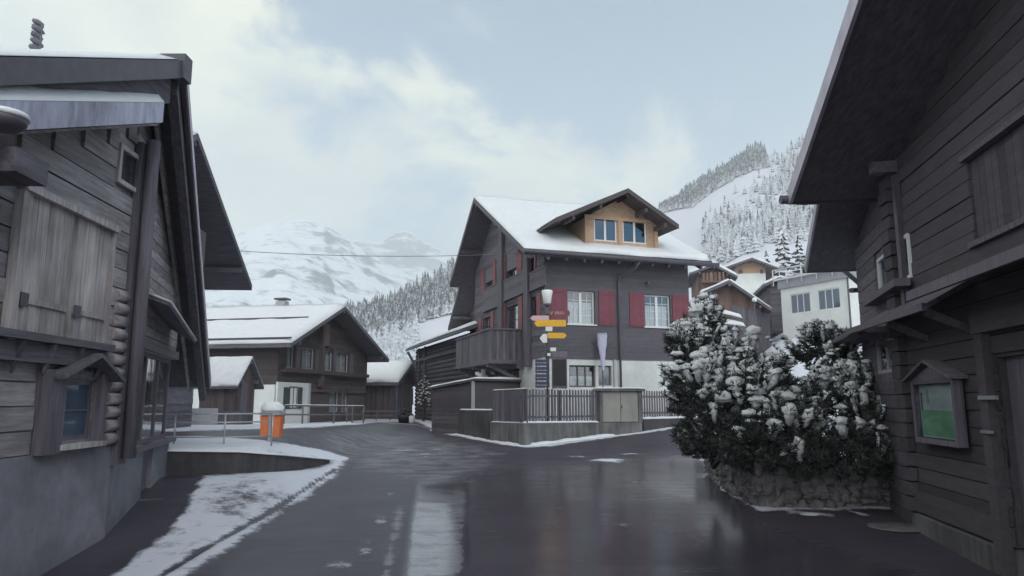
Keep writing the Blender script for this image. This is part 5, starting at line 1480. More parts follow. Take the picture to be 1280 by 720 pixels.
m.box(Fr(FR.p(0, 0, 0)[:2], (-FR.n[0], -FR.n[1])), .3, 6, -.3, 0, -.4, 4.6)
m.box(FR, LR-.3, LR, -6, -.3, -.4, 4.6)
m.build('timber_wall', M['barn_black'], rb)
m = MB(); z = zbr
while z < 4.7:
    m.box(FR, -.16, .16, .035, .13+q.uniform(-.02, .02), z+.012, z+.178); z += .19
m.build('log_ends', M['barn_black'], rb)
m = MB(); m.box(FR, .01, dr_[0]-.05, -.28, .10, -.5, zbr-.02); m.box(FR, dr_[1]+.05, LR, -.28, .10, -.5, zbr-.02); m.build('stone_footing', M['concrete'], rb, bevel=.02)
MB().box(FR, .03, dr_[0]-.06, .031, .085, zbr+.01, zbr+.26).build('base_board', M['barn_black'], rb)
m = MB(); m.box(FR, dr_[0]-.20, dr_[0]-.02, .02, .12, -.1, 2.3); m.box(FR, dr_[1]+.02, dr_[1]+.2, .02, .12, -.1, 2.3); m.box(FR, dr_[0]-.2, dr_[1]+.2, .02, .14, 2.301, 2.5); m.build('door_frame', M['barn_black'], rb)
m = MB(); boards_v(m, FR, dr_[0], dr_[1], -.05, 2.05, .14, .04, q, n=-.12); d_ = m.build('door', M['dark_wood_v'], rb)
m = MB(); m.box(FR, dr_[0]-.16, dr_[0]+.22, .121, .15, 1.62, 1.66); m.box(FR, dr_[0]-.18, dr_[0]+.05, .121, .15, 1.28, 1.31); m.build('door_bolt', M['steel'], rb)
m = MB(); boards_v(m, FR, uw[0]+.01, uw[1]-.01, uw[2], uw[3], .15, .03, q, n=-.03); m.build('shutter', M['barn_black'], rb)
for z_ in (uw[2]-.08, uw[3]+.01): MB().box(FR, uw[0]-.05, uw[1]+.1, .02, .09, z_, z_+.06).build('window_ledge', M['dark_wood_x'], rb)
MB().box(FR, .3, LR-.3, -1.5, -1.4, -.4, 4.5).build('room_partition', M['interior'], rb)
MB().box(FR, .30, .42, .03, .10, 2.75, capR(0)-.1).build('downpipe', M['dark_metal'], rb)
# pent skirt roof
m = MB(); zS = 2.62
m.slab([FR.p(-.55, .55, zS), FR.p(2.35, .55, zS+.02), FR.p(2.35, .02, zS+.32), FR.p(-.55, .02, zS+.30)], .06)
m.slab([FR.p(2.36, .70, zS+.12), FR.p(5.5, .70, zS+.12), FR.p(5.5, .02, zS+.42), FR.p(2.36, .02, zS+.42)], .06)
sk = m.build('skirt_roof', M['dark_wood'], rb)
m = MB(); m.box(FR, -.55, 2.35, .551, .59, zS-.05, zS+.03); m.box(FR, 2.36, 5.5, .701, .74, zS+.05, zS+.15); m.build('skirt_edge', M['grey_frame'], sk)
m = MB()
for s in (-.35, .9, 2.1): MB().beam(FR.p(s, .03, zS-.25), FR.p(s, .48, zS-.03), .07, .08).build('bracket', M['dark_wood'], sk)
# roof
def RP(Y, z, dx=0): 
    return Vector((4.38-.176*(10.9-Y)+dx, Y, z))
kR_ = .29
zE_ = 4.86; eo = RP(10.9, zE_); ro = RP(ridgeY, zE_+kR_*(10.9-ridgeY)); no_ = RP(-2.0, zE_+kR_*(10.9-ridgeY)-kR_*(ridgeY+2))
back = Vector((7.5, -1.3, 0))
m = MB(); m.slab([ro, eo, eo+back, ro+back], .18); m.slab([no_, ro, ro+back, no_+back], .18)
for f in np.linspace(.25, 7.2, 10):
    pass
for s in (.3, 4.6): m.beam(FR.p(s, .03, capR(s)-.06), FR.p(s, .35, capR(s)-.06), .16, .16)
rr2 = m.build('roof', M['dark_wood'], rb)
m = MB()
def along2(a, b, off, dx0, dx1, mb):
    P = []
    for zz in (off[1], off[0]):
        P += [b+Vector((dx1, 0, -zz)), a+Vector((dx1, 0, -zz)), a+Vector((dx0, 0, -zz)), b+Vector((dx0, 0, -zz))]
    mb.hexa(P)
along2(ro, eo+Vector((0, .02, 0)), (-.04, .22), -.002, -.05, m); along2(no_, ro, (-.04, .22), -.002, -.05, m)
m.build('barge_board', M['tin'], rr2)
roof_snow(rr2, [eo+Vector((.03, 0, .01)), eo+back+Vector((0, 0, .01)), ro+back+Vector((0, 0, .01)), ro+Vector((.03, 0, .01))], .12)
m = MB(); m.tube([eo+Vector((-.16, .07, -.12)), eo+Vector((.2, .07, -.14)), eo+back+Vector((0, .07, -.14))], .07, 8); m.build('gutter', M['dark_metal'], rr2)
# notice board -----------------------------------------
nbx = [FR.at(1147, 500, .1)[0], FR.at(1201, 500, .1)[0], FR.at(1172, 555, .1)[1], FR.at(1172, 474, .1)[1]]
nb = thing('notice_board', FR.p((nbx[0]+nbx[1])/2, .08, nbx[2]), 'small gabled wooden notice case with a green poster on the dark barn', 'notice board')
a, b, c, d = nbx
m = MB(); m.box(FR, a, b, .065, .09, c, d); m.box(FR, a, a+.06, .09, .17, c, d); m.box(FR, b-.06, b, .09, .17, c, d); m.box(FR, a+.06, b-.06, .09, .17, c, c+.06); m.box(FR, a+.06, b-.06, .09, .17, d-.05, d)
m.build('case', M['dark_wood_v'], nb)
mid_ = (a+b)/2
m = MB(); m.prism(FR, [(a+.0, d+.002), (b-.0, d+.002), (mid_, d+.17)], .075, .165)
for s in (a-.09, b+.09): m.beam(FR.p(s, .14, d-.0), FR.p(mid_, .14, d+.22), .2, .03)
m.build('case_roof', M['dark_wood_x'], nb)
MB().box(FR, a+.07, b-.07, .091, .095, c+.07, d-.06).build('backing_sheet', M['pale_paper'], nb)
W_ = b-a; H_ = d-c
MB().box(FR, a+.10, b-.17, .0955, .099, c+.09, c+H_*.52).build('poster', M['green_paper'], nb)
MB().box(FR, a+.11, a+.15, .0955, .1, c+H_*.52, c+H_*.80).build('slip', M['black'], nb)
MB().box(FR, a+.10+.2, a+.36, .0955, .0995, c+H_*.62, c+H_*.86).build('leaflet', M['green_paper'], nb)
MB().box(FR, a+.062, b-.062, .150, .154, c+.062, d-.052).build('pane', M['case_glass'], nb)
# manhole cover
g_ = ground(1122, 660)
t = MB(); t.lathe((g_.x, g_.y, g_.z+.004), [(.36, 0), (.36, .012), (.34, .016)], 32); t.build('manhole_cover', M['concrete'], None, label='round manhole cover flush in the road at the foot of the barn', cat='manhole cover')

# ------------------------------------------------------------------ RIGHT SECOND HOUSE
FS2 = Fr((6.2, 12.7), (-.285, -1)); 
sh = thing('shingled_house', (6.2, 12.7, 0), 'dark house with white framed windows tucked behind the near barn', 'house')
u1 = rect(FS2, 1096, 1137, 318, 352); u1[2] = FS2.at(1110, 365)[1]; u1[3] = FS2.at(1110, 312)[1]
l1 = rect(FS2, 1096, 1121, 424, 466)
m = MB(); zt2 = 4.35
wall_open(m, FS2, 0, 2.75, .1, zt2, -.25, 0, [u1, l1]); m.box(Fr(FS2.p(0, 0, 0)[:2], (-FS2.n[0], -FS2.n[1])), .25, 6, -.25, 0, -.4, zt2)
m.prism(FS2, [(0, zt2), (2.75, zt2), (2.75, 5.1), (0, zt2+.05)], -.25, 0)
rows(m, FS2, lambda z: (.02, 2.7), .1, zt2, .2, .03, [u1, l1], q)
m.box(FS2, 0, 2.75, -.25, .05, -.5, .1)
m.build('wall', M['dark_wood'], sh)
window(sh, FS2, *u1, n=.02, cols=2, rws=1, fm='white', fw=.05, recess=.02, mullion=.05)
window(sh, FS2, *l1, n=.02, cols=2, rws=1, fm='dull_white', fw=.05, recess=.02)
MB().box(FS2, u1[0]-.1, u1[1]+.1, .03, .22, u1[2]-.12, u1[2]-.02).build('window_ledge', M['grey_frame'], sh)
MB().box(FS2, .3, 2.7, -1.1, -1.0, 0, 4.2).build('room_partition', M['interior'], sh)
eo2 = Vector((5.72, 13.75, 4.25)); ro2 = Vector((4.75, 10.35, 5.45)); bk2 = Vector((6, -1.4, 0))
m = MB(); m.slab([ro2, eo2, eo2+bk2, ro2+bk2], .16); rf2_ = m.build('roof', M['dark_wood'], sh)
m = MB(); along2(ro2, eo2, (-.02, .18), -.002, -.04, m); m.build('barge_board', M['tin'], rf2_)
roof_snow(rf2_, [eo2+Vector((.03, 0, .01)), eo2+bk2+Vector((0, 0, .01)), ro2+bk2+Vector((0, 0, .01)), ro2+Vector((.03, 0, .01))], .1)
m = MB(); m.tube([eo2+Vector((.75, .1, -.1)), eo2+Vector((1.0, -.25, -.55)), FS2.p(.1, .15, 3.55)], .045, 8); m.tube([eo2+Vector((-.05, .07, -.12)), eo2+bk2+Vector((0, .07, -.12))], .06, 8); m.build('gutter_pipe', M['dark_metal'], sh)
m = MB(); m.box(FS2, -.35, 2.2, .03, .5, 2.62, 2.7); m.build('ledge_roof', M['dark_wood'], sh)

# ------------------------------------------------------------------ WHITE HOUSE up the lane
Yh = 43.0
pl_ = at_y(978, 400, 46.5); pr_ = at_y(1063, 380, 42.0)
F8 = Fr((pl_.x, pl_.y), (pr_.x-pl_.x, pr_.y-pl_.y)); L8 = math.hypot(pr_.x-pl_.x, pr_.y-pl_.y)
zt8 = F8.at(1020, 354)[1]; zb8 = F8.at(1000, 436)[1]
wh = thing('white_house', (pl_.x, pl_.y, zb8-1), 'white rendered house with a railed roof terrace up the lane', 'house')
wa = rect(F8, 987.5, 1013, 366.5, 391.5); wb = rect(F8, 1021.5, 1050, 358, 385)
wb[2] = wa[2]; wb[3] = wa[3]
m = MB(); wall_open(m, F8, 0, L8, zb8-3, zt8, -.25, 0, [wa, wb]); F8s = Fr(F8.p(L8, 0, 0)[:2], (-F8.n[0], -F8.n[1])); m.box(F8s, .25, 8, -.25, 0, zb8-3, zt8)
m.box(F8, 0, .25, -8, -.25, zb8-3, zt8); m.box(F8, .25, L8-.25, -8, -7.75, zb8-3, zt8)
m.build('wall', M['stucco_far'], wh)
for w in (wa, wb): window(wh, F8, *w, n=0, cols=3, rws=1, fm='white', fw=.07, curtain=0, gm='mirror_glass', recess=.05)
MB().box(F8, .3, L8-.3, -1.5, -1.4, zb8, zt8).build('room_partition', M['interior'], wh)
m = MB(); m.box(F8, -.12, L8+.1, -8.1, .14, zt8, zt8+.5); m.build('roof', M['solar'], wh)
# glazed sloping upper roof
m = MB(); zz = zt8+.56
m.slab([F8.p(0, -.3, zz+.1), F8.p(L8, -.3, zz+.1), F8.p(L8, -4, zz+1.5), F8.p(0, -4, zz+1.5)], .12)
m.box(F8, 0, L8, -7, -4, zt8+.551, zz+1.4)
m.build('upper_roof', M['solar'], wh)
m = MB(); n_ = 5
for k in range(n_+1):
    s = -.3+(L8+.55)*k/n_; m.tube([F8.p(s, .28, zt8+.2), F8.p(s, .32, zt8+1.25)], .035, 6)
m.tube([F8.p(-.3, .32, zt8+1.25), F8.p(L8+.25, .32, zt8+1.25)], .04, 6); m.tube([F8.p(-.3, .30, zt8+.65), F8.p(L8+.25, .30, zt8+.65)], .03, 6)
for k in range(4): m.tube([F8.p(-.3, .3-k*.6, zt8+.5), F8.p(-.3, .3-k*.6, zt8+1.25)], .03, 6)
m.tube([F8.p(-.3, .3, zt8+1.25), F8.p(-.3, -3, zt8+1.25)], .035, 6)
m.build('terrace_railing', M['white'], wh)
MB().tube([F8.p(L8-.02, .08, zt8), F8.p(L8-.02, .08, zb8-1)], .05, 6).build('downpipe', M['dark_metal'], wh)
snow_strip(wh, [F8.p(-.3, .2, zt8+.55), F8.p(L8+.25, .2, zt8+.55)], .3, .1, q)

# ------------------------------------------------------------------ brown gabled barn with boards
F9 = Fr(at_y(882, 380, 49)[:2], (.99, -.12))
def gable_px(name, Y, u, apex, left, right, ybase, ovg, ove, D, label, **kw):
    F = Fr((at_y(apex[0], apex[1], Y).x, Y), u)
    ap = F.at(*apex, ovg); l = F.at(*left, ovg); r = F.at(*right, ovg)
    kl = (ap[1]-l[1])/(ap[0]-l[0]); kr = (ap[1]-r[1])/(r[0]-ap[0]); s0 = l[0]+ove; s1 = r[0]-ove
    Fb = Fr(F.p(s0, 0, 0)[:2], u); zb = F.at(apex[0], ybase)[1]
    t, rf = gable_house(name, Fb, s1-s0, D, zb, ap[1]-kl*(ap[0]-s0), ap[1], ovg, ove, label, rfrac=(ap[0]-s0)/(s1-s0), ze2=ap[1]-kr*(s1-ap[0]), **kw)
    return t, rf, Fb, s1-s0, zb
t9, rf9, F9, L9, zb9 = gable_px('board_barn', 48, (.985, -.17), (912, 350), (875, 366), (965, 386), 432, .8, .6, 7, 'dark brown barn with upright boards and low gable behind the pine', wall='pale_wood', style='boards', rowpitch=.25, snow=.14, cat='barn')
r_ = rect(F9, 915, 962, 380, 430, .03)
m = MB(); boards_v(m, F9, r_[0], r_[1], r_[2]-1, lambda s: r_[3]-(s-r_[0])*.28, .2, .05, q, n=.03); m.build('dark_boarding', M['dark_wood_v'], t9)
m = MB(); r2_ = rect(F9, 878, 896, 365, 400, .03); boards_v(m, F9, r2_[0], r2_[1], r2_[2], r2_[3]-.3, .2, .05, q, n=.03); m.build('dark_boarding', M['dark_wood_v'], t9)
# orange chalet
t10, rf10, F10, L10, zb10 = gable_px('orange_chalet', 82, (.97, -.22), (940, 322), (906, 334), (972, 334), 362, 1.3, 1.2, 10, 'orange timber chalet with low gable high on the slope', wall='orange_wood', snow=.2, zs=None, rowpitch=.35)
m = MB(); zc10 = F10.at(935, 342, .0)[1]; m.box(F10, -.0, L10, .03, .1, zb10-2, zc10); m.build('lower_front', M['stucco_far'], t10)
for x0, x1 in ((923, 928), (950, 954)):
    w_ = rect(F10, x0, x1, 337, 342, .03); f = MB().box(F10, w_[0], w_[1], .11, .16, w_[2], w_[3]).build('window', M['dark_metal'], t10)
# red-brown house left of it
t11, rf11, F11, L11, zb11 = gable_px('reddish_house', 66, (.985, -.17), (893, 330), (862, 341), (922, 345), 372, .9, .8, 8, 'reddish brown house half hidden behind the chalet roof corner', wall='pale_wood', snow=.25, style='boards', rowpitch=.3)
r_ = rect(F11, 880, 906, 352, 353.5, .5)
m = MB(); m.box(F11, .3, L11-.3, .03, .9, r_[2], r_[3]); 
boards_v(m, F11, .3, L11-.3, r_[3], r_[3]+.8, .35, .04, q, n=.86, gap=.08); m.build('balcony', M['pale_wood'], t11)
# dark low building between board barn and white house
t12, rf12, F12b, L12, zb12 = gable_px('dark_outbuilding', 52, (.985, -.17), (975, 346), (955, 355), (1000, 356), 400, .6, .5, 6, 'small dark outbuilding squeezed against the white house', wall='dark_wood', snow=.15)
# two lean-to roofs full of snow in front of board barn
for k, (x0, y0, x1, y1, Y, lab) in enumerate(((866, 372, 926, 396, 41, 'upper snowy lean-to roof behind the pine top'), (880, 393, 930, 406, 40, 'lower snowy lean-to roof just under the upper one'))):
    a = at_y(x0, y0, Y+1.5); b = at_y(x1, y1, Y)
    t = thing('lean_to', ((a.x+b.x)/2, Y, b.z-2), lab, 'shed')
    F = Fr((a.x-1, Y), (1, -.05)); Lx = b.x-a.x+1
    m = MB(); m.box(F, 0, Lx-.1, -2.6, 0, b.z-3.2, b.z-.35); m.build('wall', M['dark_wood_v'], t)
    Q = [F.p(-.3, .3, a.z-.55), F.p(Lx, .3, b.z-.15), F.p(Lx, -2.8, b.z+.35), F.p(-.3, -2.8, a.z+.55)]
    m = MB(); m.slab(Q, .1); rf_ = m.build('roof', M['dark_wood_x'], t); roof_snow(rf_, [Vector(v)+Vector((0, 0, .01)) for v in Q], .2)
# street lamp near the board barn
p_ = at_y(943, 385, 38); 
t = thing('path_lamp', (p_.x, 38, Gz(p_.x, 38)), 'small frosted globe lamp on a pole before the brown board barn', 'street lamp')
MB().tube([(p_.x, 38, Gz(p_.x, 38)-.2), (p_.x, 38, at_y(943, 378, 38).z)], .04, 8).build('pole', M['dark_metal'], t)
MB().blob(tuple(at_y(943, 375.5, 38)), .14, .14, .17, 2, .03, 2).build('globe', M['opal'], t)

# ================================================================== PLANTER WALL AND PINES
pts = [ground(884, 583), ground(893, 601), ground(914, 619), ground(945, 636), ground(1030, 637), ground(1116, 635)]
t = thing('planter_wall', pts[3], 'rough stone planter wall under the snowy pines', 'wall')
m = MB()
tops_ = [.60, .60, .58, .56, .56, .58]
qq = random.Random(9)
for k in range(5):
    a, b = pts[k], pts[k+1]; d = Vector((b.x-a.x, b.y-a.y, 0)); Ls = d.length; d.normalize(); nn = Vector((-d.y, d.x, 0))
    m.hexa([Vector((a.x, a.y, a.z-.3))+nn*.05, Vector((b.x, b.y, b.z-.3))+nn*.05, Vector((b.x, b.y, b.z-.3))+nn*.35, Vector((a.x, a.y, a.z-.3))+nn*.35,
            Vector((a.x, a.y, tops_[k]-.02))+nn*.05, Vector((b.x, b.y, tops_[k+1]-.02))+nn*.05, Vector((b.x, b.y, tops_[k+1]-.02))+nn*.35, Vector((a.x, a.y, tops_[k]-.02))+nn*.35])
    Fk = Fr((a.x, a.y), (d.x, d.y))
    for w_ in range(int(Ls*42)):
        s = qq.uniform(0, Ls); z = qq.uniform(a.z-.02, tops_[k]-.03); c_ = Fk.p(s, -.05, z)
        rs_k = qq.uniform(.05, .17); m.blob(c_, abs(d.x)*rs_k+abs(d.y)*.09, abs(d.y)*rs_k+abs(d.x)*.09, qq.uniform(.05, .16), w_+k*70, .45, 2)
m.build('stonework', M['stone'], t)
# soil fill
m = MB(); cx = sum(p.x for p in pts)/6; 
fill = [Vector((p.x, p.y, .52)) for p in pts]; 
inner = [fill[0]+Vector((.25, .2, 0)), fill[1]+Vector((.3, .05, 0)), fill[2]+Vector((.25, .2, 0)), fill[3]+Vector((.1, .2, 0)), fill[4]+Vector((0, .2, 0)), fill[5]+Vector((0, .2, 0)), Vector((fill[5].x+.5, 15, .52)), Vector((5.2, 17, .52))]
m.slab(inner, .6); m.build('soil', M['bark'], t)

def pine(lobes, label, sd, nbr, xroot, snowlim=.0, density=1.0):
    q2 = random.Random(sd)
    L3 = []
    for cx_, cy_, rx_, ry_, Y, sn in lobes:
        c = at_y(cx_, cy_, Y); k = Y/905
        L3.append((c, rx_*k, ry_*k, rx_*k*.85, sn))
    root = Vector((L3[0][0].x if xroot is None else at_y(xroot, 560, lobes[0][4]).x, lobes[0][4]+.2, .5))
    t = thing('pine_shrub', root, label, 'shrub')
    br = MB(); nd = MB(); sn = MB()
    zmax = max(c.z+rz_ for c, rx_, rz_, ry_, s_ in L3)
    for li, (c, rx_, rz_, ry_, sp) in enumerate(L3):
        vol = rx_*rz_*40
        n = int(nbr*max(.5, vol/8)*density)
        # limb from the root to the lobe centre
        midp = root.lerp(c, .5)+Vector((q2.uniform(-.1, .1), q2.uniform(-.1, .1), -.1))
        br.tube([root, midp, c], [.05, .035, .02], 6, caps=False)
        for i in range(n):
            th = q2.random()*6.283; cz = q2.uniform(-.85, 1); sr = math.sqrt(max(0, 1-cz*cz))
            rr = q2.uniform(.45, 1.0) if q2.random() < .4 else q2.uniform(.85, 1.16)
            if q2.random() < .10 and abs(cz) < .8: rr = q2.uniform(1.2, 1.5)
            dirv = Vector((sr*math.cos(th), sr*math.sin(th), cz))
            tip = c+Vector((dirv.x*rx_*rr, dirv.y*ry_*rr, dirv.z*rz_*rr))
            if tip.z < (.30 if dirv.y < -.2 else .55): continue
            st_ = c+(tip-c)*.45
            ctrl = st_.lerp(tip, .6)+Vector((0, 0, -.05))
            tip2 = tip+Vector((0, 0, .05))
            br.tube([st_, ctrl, tip2], [.012, .009, .005], 4, caps=False)
            # needle brushes along the outer part
            for f in (.45, .72, 1.0):
                pc = ctrl.lerp(tip2, (f-.45)/.55) if f > .45 else ctrl
                ax = (tip2-ctrl).normalized()*.6+Vector((0, 0, .5)); ax.normalize()
                nn_ = 26 if f == 1.0 else 18
                for k in range(nn_):
                    dv = Vector((q2.gauss(0, 1), q2.gauss(0, 1), q2.gauss(0, 1))).normalized()*.85+ax*.75
                    dv.normalize(); ln = q2.uniform(.07, .125); e = pc+dv*ln
                    sv = dv.cross(Vector((q2.random()-.5, q2.random()-.5, q2.random()-.5))).normalized()*.008
                    nd.add([pc-sv, pc+sv, e+sv*.5, e-sv*.5], [(0, 1, 2, 3)])
            # snow cushions on the boughs that see the sky
            hrel = (tip.z-.5)/(zmax-.5)
            covered = any((abs(tip.x-c2.x)/rx2)**2+((tip.y-c2.y)/ry2)**2 < .8 and c2.z > tip.z+.1 for j2, (c2, rx2, rz2, ry2, s2) in enumerate(L3) if j2 != li)
            pr_ = (sp*.9+.08)*(1.9 if dirv.z > .15 and rr > .8 else (.5 if dirv.z > -.3 and rr > .8 else .10))*(.25 if covered else 1)*min(1.2, .12+1.35*hrel)
            if q2.random() < pr_:
                s_ = q2.uniform(.028, .080)*(1+.4*(q2.random() < .15))
                dx_ = dirv.x*.3
                if q2.random() < .6:
                    A_ = ctrl.lerp(tip2, -.5); pth = [A_.lerp(tip2, g_/4)+Vector((q2.uniform(-.012, .012), q2.uniform(-.012, .012), .025+q2.uniform(0, .02))) for g_ in range(5)]
                    sn.tube(pth, [s_*.25, s_*.7*q2.uniform(.7, 1.2), s_*.8*q2.uniform(.7, 1.2), s_*.8, s_*.4], 7)
                sn.blob(tip2+Vector((-dirv.x*.04, -dirv.y*.04, .03)), s_*q2.uniform(.9, 1.5), s_*q2.uniform(.8, 1.4), s_*q2.uniform(.75, 1.1), i+li*99, .55, 2)
                if q2.random() < .9:
                    p2 = ctrl.lerp(tip2, .35)+Vector((0, 0, .05)); sn.blob(p2, s_*1.3, s_*.9, s_*.5, i+7, .35, 1)
    br.build('branches', M['bark'], t); nd.build('needles', M['needle'], t); sn.build('snow', M['snow'], t)
    return t
pine([(883, 402, 20, 28, 12.4, 1.0), (868, 440, 30, 36, 12.3, 1.0), (880, 490, 44, 48, 12.0, .75), (893, 545, 42, 42, 11.8, .45), (852, 424, 16, 12, 12.2, .9)],
     'tall snow balled pine at the left end of the stone planter', 21, 80, 895)
pine([(918, 448, 32, 30, 12.2, 1.0), (950, 474, 40, 28, 12.0, 1.0), (998, 502, 40, 26, 11.9, 1.0), (930, 505, 45, 50, 11.7, .55), (985, 542, 52, 44, 11.4, .35), (940, 560, 45, 35, 11.3, .2), (1010, 575, 45, 30, 11.2, .2)],
     'broad low pine spreading over the middle of the planter under heavy snow', 22, 80, 965)
pine([(1030, 436, 34, 28, 13.4, .9), (1062, 450, 26, 26, 13.2, .8), (1060, 490, 36, 34, 12.2, .7), (1085, 530, 32, 40, 11.7, .5), (1060, 565, 45, 38, 11.2, .3), (1095, 570, 22, 35, 11.2, .4)],
     'dark pine leaning against the barn at the right end of the planter', 23, 80, 1070)
# bare snowy boughs
t = thing('bare_shrub', (at_y(1045, 470, 12.2).x, 12.2, .5), 'bare leaning boughs edged with snow between the two right pines', 'shrub')
m = MB(); sn = MB()
for k, (x0, y0, x1, y1) in enumerate(((995, 485, 1062, 428), (985, 470, 960, 424), (1000, 485, 1040, 440), (1090, 560, 1088, 470), (1040, 560, 1085, 455))):
    a = at_y(x0, y0, 12.2); b = at_y(x1, y1, 12.5); c = a.lerp(b, .5)+Vector((.05, 0, .08))
    m.tube([a+Vector((0, 0, -.6)), a, c, b], [.03, .028, .02, .008], 6)
    K = 9
    for i in range(K):
        f = i/(K-1); p_ = a.lerp(c, f*2) if f < .5 else c.lerp(b, f*2-1); sn.blob(p_+Vector((0, 0, .03)), .06, .04, .03, i+k, .4, 1)
m.build('boughs', M['bark'], t); sn.build('snow', M['snow'], t)
# pole behind the pines (thin post at right)
a = at_y(1083, 470, 13.0)
t = thing('grey_post', (a.x, 13.0, .3), 'thin grey post standing between the pine and the barn', 'post')
MB().tube([(a.x, 13.0, 0), (a.x, 13.0, at_y(1083, 418, 13.0).z)], .025, 8).build('shaft', M['steel'], t)
MB().blob((a.x, 13.0, at_y(1083, 418, 13.0).z), .04, .04, .03, 1, .2, 1).build('snow', M['snow'], t)

# small loose snow heaps on the road rims
def heap(px0, py0, px1, py1, w, h, label):
    a = ground(px0, py0); b = ground(px1, py1)
    o = snow_strip(None, [a+Vector((0, 0, -.01)), a.lerp(b, .5)+Vector((0, 0, -.01)), b+Vector((0, 0, -.01))], w, h, q, step=.15, name='snow_bank')
    props(o, label, 'snow bank')
heap(660, 557.2, 862, 532, .42, .10, 'long low snow bank in front of the concrete wall, cabinet and right fence')
heap(545, 539, 650, 557.2, .35, .07, 'thin snow bank below the dark low wall left of the corner')
heap(990, 642, 1040, 645, .25, .03, 'thin strip of snow at the foot of the stone planter')
heap(345, 536.5, 438, 531, .4, .12, 'long snow bank below the railing of the brown house')

# overhead wire
a = at_y(282, 316.5, 26); b = at_y(656, 320, 28)
m = MB(); pts = [a.lerp(b, i/20)+Vector((0, 0, -.0-.18*(1-(2*i/20-1)**2)+.12)) for i in range(21)]; m.tube(pts, .012, 5)
m.build('overhead_wire', M['grey_frame'], None, label='thin overhead wire strung from the left dark chalet to the central house', cat='wire')

# ------------------------------------------------------------------ haze
m = MB(); m.cube(-3600, 3600, -400, 4200, -8, 1000)
hz = m.build('haze', M['white'], None, kind='stuff')
hm = bpy.data.materials.new('haze'); hm.use_nodes = True; nt = hm.node_tree
nt.nodes.remove(nt.nodes['Principled BSDF']); pv = nt.nodes.new('ShaderNodeVolumePrincipled')
pv.inputs['Color'].default_value = (.98, .995, .98, 1); pv.inputs['Density'].default_value = .00055; pv.inputs['Anisotropy'].default_value = .2
nt.links.new(pv.outputs[0], nt.nodes['Material Output'].inputs['Volume'])
hz.data.materials.clear(); hz.data.materials.append(hm)

# ------------------------------------------------------------------ world
w = bpy.data.worlds.new('World'); scene.world = w; w.use_nodes = True; nt = w.node_tree
SUN_EL, SUN_AZ = R(36), R(152)      # azimuth from +Y, negative = left
bg = nt.nodes['Background']; sky = N(nt, 'ShaderNodeTexSky'); sky.sky_type = 'NISHITA'; sky.sun_disc = False
sky.sun_elevation = SUN_EL; sky.sun_rotation = SUN_AZ; sky.altitude = 1600; sky.air_density = 1.0; sky.dust_density = .6; sky.ozone_density = 1.0
tn = N(nt, 'ShaderNodeMix', data_type='RGBA', blend_type='MULTIPLY'); tn.inputs['Factor'].default_value = 1; tn.inputs['B'].default_value = (.40, .99, 1.16, 1)
L(nt, sky.outputs[0], tn.inputs['A']); L(nt, tn.outputs['Result'], bg.inputs[0]); bg.inputs[1].default_value = .082
bg2 = N(nt, 'ShaderNodeBackground'); ccol = None; bg2.inputs[1].default_value = .62
tc = N(nt, 'ShaderNodeTexCoord'); sx = N(nt, 'ShaderNodeSeparateXYZ'); L(nt, tc.outputs['Generated'], sx.inputs[0])
cc = N(nt, 'ShaderNodeMix', data_type='RGBA'); cc.inputs['A'].default_value = (.95, .99, .90, 1); cc.inputs['B'].default_value = (1.0, 1.0, .72, 1); 
cd = N(nt, 'ShaderNodeMix', data_type='RGBA'); cd.inputs['B'].default_value = (.91, .945, .97, 1); L(nt, cc.outputs['Result'], cd.inputs['A']); L(nt, cd.outputs['Result'], bg2.inputs[0])
yf = N(nt, 'ShaderNodeMapRange'); yf.interpolation_type = 'SMOOTHSTEP'; L(nt, sx.outputs[1], yf.inputs[0]); yf.inputs[1].default_value = .55; yf.inputs[2].default_value = -.1; L(nt, yf.outputs[0], cd.inputs['Factor'])
mp = N(nt, 'ShaderNodeMapping'); mp.inputs['Scale'].default_value = (1.6, 1.0, 2.4); mp.inputs['Location'].default_value = (.35, .1, .55); L(nt, tc.outputs['Generated'], mp.inputs[0])
nz = N(nt, 'ShaderNodeTexNoise'); nz.inputs['Scale'].default_value = 2.5; nz.inputs['Detail'].default_value = 9; nz.inputs['Roughness'].default_value = .55; nz.inputs['Distortion'].default_value = .4
L(nt, mp.outputs[0], nz.inputs['Vector'])
def mth(op, a, b, clamp=False):
    n = N(nt, 'ShaderNodeMath', operation=op); n.use_clamp = clamp
    for i, x in enumerate((a, b)):
        if isinstance(x, (int, float)): n.inputs[i].default_value = x
        else: L(nt, x, n.inputs[i])
    return n.outputs[0]
# more cloud to the left and towards the horizon
bias = mth('MULTIPLY', mth('SUBTRACT', sx.outputs[0], -.03), -1.45)
lowb = mth('MULTIPLY', mth('SUBTRACT', .42, sx.outputs[2]), .95)
v = mth('ADD', mth('ADD', mth('ADD', mth('MULTIPLY', nz.outputs['Fac'], 2.2), -.62), bias), mth('ADD', lowb, mth('MULTIPLY', mth('SUBTRACT', .2, sx.outputs[1], True), .9)))
mr = N(nt, 'ShaderNodeMapRange'); mr.interpolation_type = 'SMOOTHSTEP'; L(nt, v, mr.inputs[0]); mr.inputs[1].default_value = .40; mr.inputs[2].default_value = .70; mr.inputs[4].default_value = .95
